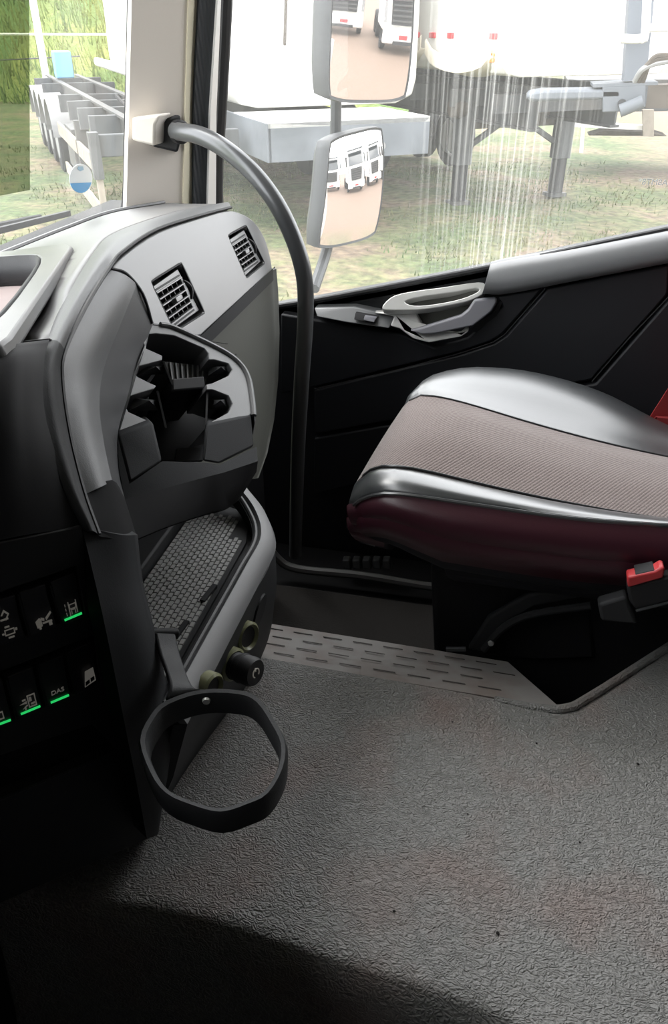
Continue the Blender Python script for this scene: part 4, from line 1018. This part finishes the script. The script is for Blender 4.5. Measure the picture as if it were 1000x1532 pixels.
for k, x in enumerate((0, 1.78)):
    lb(MB().box((x, 0, 1.05), (.24, .22, .98)), 'landing_leg', m_leg, tb, bevel=.01)
    lb(MB().box((x, 0, .33), (.17, .16, .62)), 'leg_foot', m_tire, tb)
    lb(MB().box((x, 0, .03), (.28, .26, .05)), 'foot_plate', m_grey, tb)
lb(MB().bar((.12, .05, .78), (.86, .05, 1.20), .07, .07), 'brace', m_leg, tb)
lb(MB().bar((1.66, .05, .80), (.90, .05, 1.20), .07, .07), 'brace', m_leg, tb)
lb(MB().lathe([(.12, -.1), (.14, 0), (.12, .12), (.05, .14)], (-.16, -.05, 1.32), (1, 0, 0), 14), 'gear_box', m_rust, tb)
lb(MB().tube([(-.35, -.12, 1.2), (-.34, -.14, .78), (-.28, -.18, .72)], .02, 8), 'crank', m_grey, tb)
for y in (3.2, 4.5):
    wheel(tb, (.05, y, .55), .52, .3); wheel(tb, (1.75, y, .55), .52, .3)
lb(MB().lathe([(.28, -.10), (.48, -.12), (.52, 0), (.48, .12), (.28, .10)], (-.1, 1.7, .85), (0, .2, 1), 22), 'spare_wheel', m_tire, tb)
lb(MB().box((-.62, 1.6, .95), (.10, 1.4, .22)), 'side_box', m_bluegrey, tb)
# ---- frame of the neighbouring trailer at the right edge of the window
fr_ = thing('drawbar_frame', PY(900, 150, 10.4), 'pale blue grey drawbar frame with post at the right of the window', 'trailer')
YF = 10.6
def Fp(px, py, y=YF): return PY(px, py, y)
MB().prism([Fp(790, 139), Fp(812, 135), Fp(930, 133), Fp(930, 148), Fp(800, 152), Fp(786, 148)], (0, .5, 0)).build('side_beam', m_bluegrey, fr_, .03)
MB().prism([Fp(888, 126), Fp(985, 122), Fp(985, 127), Fp(888, 131)], (0, .6, 0)).build('top_flange', m_bluegrey, fr_)
MB().prism([Fp(902, 130), Fp(972, 127), Fp(968, 160), Fp(948, 166), Fp(902, 168)], (0, .08, 0)).build('end_plate', m_bluegrey, fr_, .01)
MB().prism([Fp(966, 128), Fp(1080, 124), Fp(1080, 162), Fp(966, 162)], (0, .3, 0)).build('beam', m_rust, fr_)
MB().tube([Fp(928, 166, 10.5), Fp(962, 152, 10.5)], .07, 12).build('hitch_pin', m_bluegrey, fr_)
MB().lathe([(.05, 0), (.05, .03), (0, .03)], Fp(931, 155), (0, -1, 0), 12).build('bolt', m_tire, fr_)
MB().prism([Fp(945, -60), Fp(985, -60), Fp(968, 118), Fp(934, 122)], (0, .3, 0)).build('post', mat('dull blue grey post paint', (.14, .155, .18), .6), fr_)
MB().tube(smooth([Fp(930, 58, 10.4), Fp(958, 58, 10.4), Fp(966, 48, 10.4), Fp(970, -50, 10.4)], 5), .045, 8).build('pipe_rail', m_body, fr_)
MB().tube([Fp(968, 42, 10.4), Fp(1040, 40, 10.4)], .04, 8).build('pipe_rail', m_body, fr_)
for k in range(3):
    MB().tube(smooth([Fp(950 + 6 * k, 122, 10.3), Fp(962 + 5 * k, 104 - 4 * k, 10.2), Fp(985, 94 - 5 * k, 10.2), Fp(1020, 90 - 3 * k, 10.2)], 6), .03, 8).build('air_hose', m_rust if k else m_concr, fr_)
lt = thing('low_trailer', PY(920, 230, 15), 'low flatbed trailer with pale side bars far right behind the frame', 'trailer')
YL = 15.5
MB().prism([Fp(860, 182, YL), Fp(968, 188, YL), Fp(968, 195, YL), Fp(860, 190, YL)], (0, .2, 0)).build('side_bar', m_body, lt)
MB().prism([Fp(872, 164, YL - .4), Fp(878, 164, YL - .4), Fp(873, 229, YL - .4), Fp(867, 229, YL - .4)], (0, .08, 0)).build('stake', m_body, lt)
MB().prism([Fp(962, 164, YL - .2), Fp(979, 164, YL - .2), Fp(979, 205, YL - .2), Fp(963, 204, YL - .2)], (0, .1, 0)).build('end_post', m_wood, lt)
MB().prism([Fp(850, 120, YL + .3), Fp(1120, 118, YL + .3), Fp(1120, 165, YL + .3), Fp(850, 168, YL + .3)], (0, 2, 0)).build('deck', m_grey, lt)
for px in (1080, 1140):
    c = Fp(px, 205, YL); MB().lathe([(.25, -.15), (.5, -.15), (.55, 0), (.5, .15), (.25, .15)], V((c.x, c.y, GZ + .55)), (0, 1, 0), 22).build('wheel', m_tire, lt)
MB().prism([Fp(880, 203, YL + .2), Fp(905, 196, YL + .2), Fp(980, 198, YL + .2), Fp(1000, 204, YL + .2)], (0, .6, 0)).build('earth_heap', m_rust, lt, .03)

# ---- trailer with grey front apron between pillar and mirror
OC = (-2.1, 10.36, GZ)
tc_ = thing('tank_trailer', OC, 'big white trailer with blue grey front apron left of the mirrors', 'trailer', None, RZT)
lb(MB().box((-.1, .35, 1.34), (2.1, 1.4, .06)), 'deck', m_body, tc_)
lb(MB().prism([V((-1.15, -.35, .95)), V((.95, -.35, .95)), V((.95, -.35, 1.36)), V((-1.15, -.35, 1.36))], (0, .05, 0)), 'front_apron', m_bluegrey, tc_)
lb(MB().prism([V((-1.17, -.35, 1.36)), V((-1.17, -.35, .95)), V((-1.17, 2.2, .95)), V((-1.17, 2.2, 1.36))], (.05, 0, 0)), 'side_apron', m_bluegrey, tc_)
lb(MB().lathe([(.05, 0), (.05, .05), (0, .06)], (-.12, -.36, 1.12), (0, -1, 0), 14), 'coupling', m_grey, tc_)
lb(MB().lathe([(.05, 0), (.05, .04), (0, .04)], (.28, -.36, 1.07), (0, -1, 0), 14), 'coupling', m_concr, tc_)
pc_ = [(-1.15, 1.62), (-1.05, 1.45), (-.8, 1.40), (1.2, 1.40), (1.45, 1.5), (1.5, 1.7), (1.5, 5.2), (-1.15, 5.2)]
lb(MB().prism([V((x, 1.1, z)) for x, z in pc_], (0, 10, 0)), 'body', m_body, tc_, bevel=.03)
lb(MB().box((-1.16, 6.2, 1.95), (.03, 9.6, .55)), 'lower_side_band', m_creamb, tc_)
lb(MB().tube([(-.2, 1.08, 5), (-.42, 1.08, 2.1)], .02, 6), 'strap', m_rust, tc_)
lb(MB().box((.0, .1, .55), (.18, .18, .85)), 'leg', m_concr, tc_)
lb(MB().box((.0, .1, .08), (.3, .3, .05)), 'foot_plate', m_grey, tc_)
lb(MB().box((.0, 1.4, 1.12), (2.3, .1, .25)), 'cross_member', m_rust, tc_)
lb(MB().bar((.35, .9, .85), (1.6, 1.6, .85), .05, .10), 'guard_bar', m_wood, tc_)
lb(MB().box((1.1, 1.25, .95), (.05, .05, .3)), 'guard_post', m_rust, tc_)
for y in (4.5, 5.9, 7.3): wheel(tc_, (-.95, y, .55), .52, .32); wheel(tc_, (1.2, y, .55), .52, .32)
lb(MB().box((.17, 5.5, 1.15), (.9, 9, .3)), 'main_beam', m_grey, tc_)

# ---- skeletal trailer seen through the windscreen
OA = (-4.85, 9.0, GZ)
ta = thing('skeletal_trailer', OA, 'bare steel chassis trailer with wooden side guards seen through the windscreen', 'trailer', None, RZT)
for x in (.75, 1.65):
    lb(MB().box((x, 6, 1.15), (.03, 11.6, .36)).box((x, 6, .98), (.14, 11.6, .03)).box((x, 6, 1.33), (.14, 11.6, .03)), 'main_beam', m_grey, ta)
for y in (1.3, 2.5, 3.8, 5.2, 8.5, 10.5): lb(MB().box((1.2, y, 1.2), (2.0, .12, .26)), 'cross_member', m_leg, ta)
lb(MB().box((1.2, .05, 1.12), (2.5, .10, .24)), 'end_beam', m_leg, ta, bevel=.01)
lb(MB().box((.02, .02, 1.02), (.16, .16, .50)), 'corner_bracket', m_leg, ta)
lb(MB().box((.03, .03, .62), (.10, .10, .62)), 'corner_post', m_wood, ta)
lb(MB().bar((0, .05, .92), (0, 1.62, .92), .05, .18), 'guard_rail', m_wood, ta)
lb(MB().bar((0, 1.80, .92), (0, 4.3, .92), .05, .18), 'guard_rail', m_wood, ta)
lb(MB().bar((0, .02, .38), (0, 4.0, .38), .05, .16), 'guard_rail', m_wood, ta)
lb(MB().bar((.05, .02, .38), (1.7, .05, .38), .06, .10), 'under_run_bar', m_wood, ta)
lb(MB().box((.03, 1.7, .8), (.09, .12, .9)), 'guard_post', m_grey, ta)
lb(MB().box((.2, 3.0, .78), (.35, .9, .55)), 'tool_box', m_grey, ta)
lb(MB().tube([(2.25, .5, 1.55), (2.25, 11, 1.62)], .09, 10), 'pipe', m_body, ta)
for y in (1.6, 3.2): lb(MB().box((2.0, y, 1.55), (.10, .10, .45), taper=.5), 'twist_lock', m_tire, ta)
for y in (6.2, 7.5, 8.8, 10.1):
    wheel(ta, (.28, y, .52), .52, .34); 
    pts = [V((-.02, y + .66 * math.cos(a), .55 + .66 * math.sin(a))) for a in [.15 + (math.pi - .3) * k / 12 for k in range(13)]]
    lb(MB().sheet([pts, [p + V((.55, 0, 0)) for p in pts]], (0, 0, .015)), 'mudguard', m_concr, ta, sm=60)
lb(MB().box((1.0, 9.6, 1.62), (.5, .5, .5)), 'blue_drum_box', m_fade, ta, bevel=.03)
lb(MB().tube(smooth([(.9, .3, 1.1), (1.1, 1.1, 1.35), (1.3, 2.2, 1.2), (1.2, 3.6, 1.4)], 6), .03, 8), 'air_hose', m_tire, ta)
lb(MB().tube(smooth([(1.9, .2, 1.25), (1.95, 1.0, 1.5), (2.0, 2.0, 1.35)], 6), .04, 8), 'air_hose', m_fade, ta)

ta.scale = (.72, 1, 1)
# ---- side mirrors on their bracket outside the door
mir = thing('side_mirror', PY(500, 400, 1.72), 'double side mirror on a bent bracket outside the passenger window', 'mirror')
def mirror(quad, Ym, t, R, ci, dep, nm):
    cpx = sum(p[0] for p in quad) / 4; cpy = sum(p[1] for p in quad) / 4
    M = PY(cpx, cpy, Ym); d = (M - CAM).normalized(); n = (V(t).normalized() - d).normalized()
    q = [PL(p[0], p[1], M, n) for p in quad]
    G = 14; rows = []
    for i in range(G + 1):
        row = []
        for j in range(G + 1):
            u, v = j / G, i / G
            # soften the corners
            uu, vv = u * 2 - 1, v * 2 - 1
            cu = uu * math.sqrt(max(0, 1 - .14 * vv ** 4)); cv_ = vv * math.sqrt(max(0, 1 - .14 * uu ** 4))
            p = quadpt(q, (cu + 1) / 2, (cv_ + 1) / 2); r2 = (p - M).length_squared
            row.append(p - n * (R - math.sqrt(R * R - r2)))
        rows.append(row)
    ho = []
    ring0 = rows[0][:-1] + [r[-1] for r in rows][:-1] + rows[-1][::-1][:-1] + [r[0] for r in rows][::-1][:-1]
    grow_ = lambda k, z: [M + (p - M) * k + n * z for p in ring0]
    loops = [grow_(1.0, -.001), grow_(1.045, .001), grow_(1.06, -.01), grow_(1.03, -dep * .6), grow_(.8, -dep), grow_(.3, -dep * 1.1)]
    h = MB().grid([l + [l[0]] for l in loops]); h.add(loops[-1], [tuple(range(len(ring0)))])
    ho = h.build(nm + '_housing', m_mirh, mir, sm=50)
    g = MB().grid(rows).build(nm + '_glass', m_mirgl, ho, sm=180)
    if sum((V(p.normal) for p in g.data.polygons), V((0, 0, 0))).dot(n) < 0: g.data.flip_normals()
    return M, n
M1, n1 = mirror([(502, -40), (624, -62), (612, 150), (494, 150)], 1.86, (1.0, .11, -.14), 1.7, 0, .09, 'main')
M2, n2 = mirror([(499, 210), (582, 190), (570, 352), (484, 374)], 1.86, (1.0, .26, -.14), .62, 0, .07, 'wide_angle')
MB().tube(smooth([PY(507, -60, 1.90), PY(505, 60, 1.93), PY(503, 150, 1.93), PY(502, 215, 1.93), PY(498, 300, 1.92), PY(494, 350, 1.88), PY(486, 385, 1.82), PY(470, 432, 1.72)], 5), .013, 10).build('bracket', m_mirh, mir)

# ---- parked lorries behind, seen in the mirrors
def lorry(loc, rz, lab):
    t = thing('lorry', loc, lab, 'truck', 'white lorries reflected in the side mirrors', rz)
    lb(MB().prism([V((-1.22, 0.1, .75)), V((-1.25, -.05, 1.1)), V((-1.25, 0, 2.0)), V((-1.2, .35, 3.3)), V((-1.2, 2.2, 3.6)), V((-1.2, 2.2, .75))], (2.5, 0, 0)), 'cab', m_body, t, bevel=.06)
    lb(MB().prism([V((-1.08, -.02, 2.05)), V((1.08, -.02, 2.05)), V((1.05, .30, 3.0)), V((-1.05, .30, 3.0))], (0, -.03, .01)), 'windscreen', m_glassd, t)
    gr = lb(MB().prism([V((-.78, -.07, .95)), V((.78, -.07, .95)), V((.88, -.04, 1.85)), V((-.88, -.04, 1.85))], (0, -.03, 0)), 'grille', m_tire, t, bevel=.02)
    for k in range(5):
        o = MB().box((0, -.11, 1.08 + .16 * k), (1.5, .03, .05)).build('grille_bar', m_grey); o.parent = gr
    lb(MB().box((0, -.12, .62), (2.45, .22, .5)), 'bumper', m_body, t, bevel=.06)
    lb(MB().box((0, -.245, .60), (.52, .02, .14)), 'number_plate', m_red, t)
    lb(MB().box((0, -.24, .42), (1.2, .03, .12)), 'air_intake', m_tire, t)
    for s in (-1, 1):
        lb(MB().box((s * .98, -.2, .72), (.34, .12, .22)), 'headlamp', m_lamp, t, bevel=.03)
        lb(MB().box((s * 1.42, .1, 2.4), (.18, .12, .75)), 'mirror', m_tire, t, bevel=.03)
        lb(MB().tube([(s * 1.2, .1, 2.7), (s * 1.42, .1, 2.7)], .03, 6), 'mirror_arm', m_tire, t)
        wheel(t, (s * 1.05, .95, .5), .5, .32)
        lb(MB().prism([V((s * 1.06, -.05, 1.0)), V((s * 1.25, 0, 1.0)), V((s * 1.25, 0, 2.0)), V((s * 1.12, -.04, 2.0))], (0, -.03, 0)), 'corner_panel', m_concr, t)
    lb(MB().box((0, -.12, 3.15), (2.3, .3, .12)), 'sun_visor', m_glassd, t, bevel=.03)
    lb(MB().box((0, 3.6, 1.0), (1.0, 3.4, .3)), 'chassis', m_grey, t)
    for y in (3.6, 4.9):
        for s in (-1, 1): wheel(t, (s * .95, y, .5), .5, .5)
    return t
LB = ['white lorry nearest the cab side, largest in the main mirror', 'second white lorry from the cab, in both mirrors', 'third white lorry in the reflected row, wide mirror', 'outermost white lorry of the reflected row, wide mirror']
for k, (x, y) in enumerate(((14.5, 1.5), (11.6, 4.95), (12.4, 8.7), (13.2, 12.4))):
    lorry((x, y, GZ), math.radians(-90), LB[k])
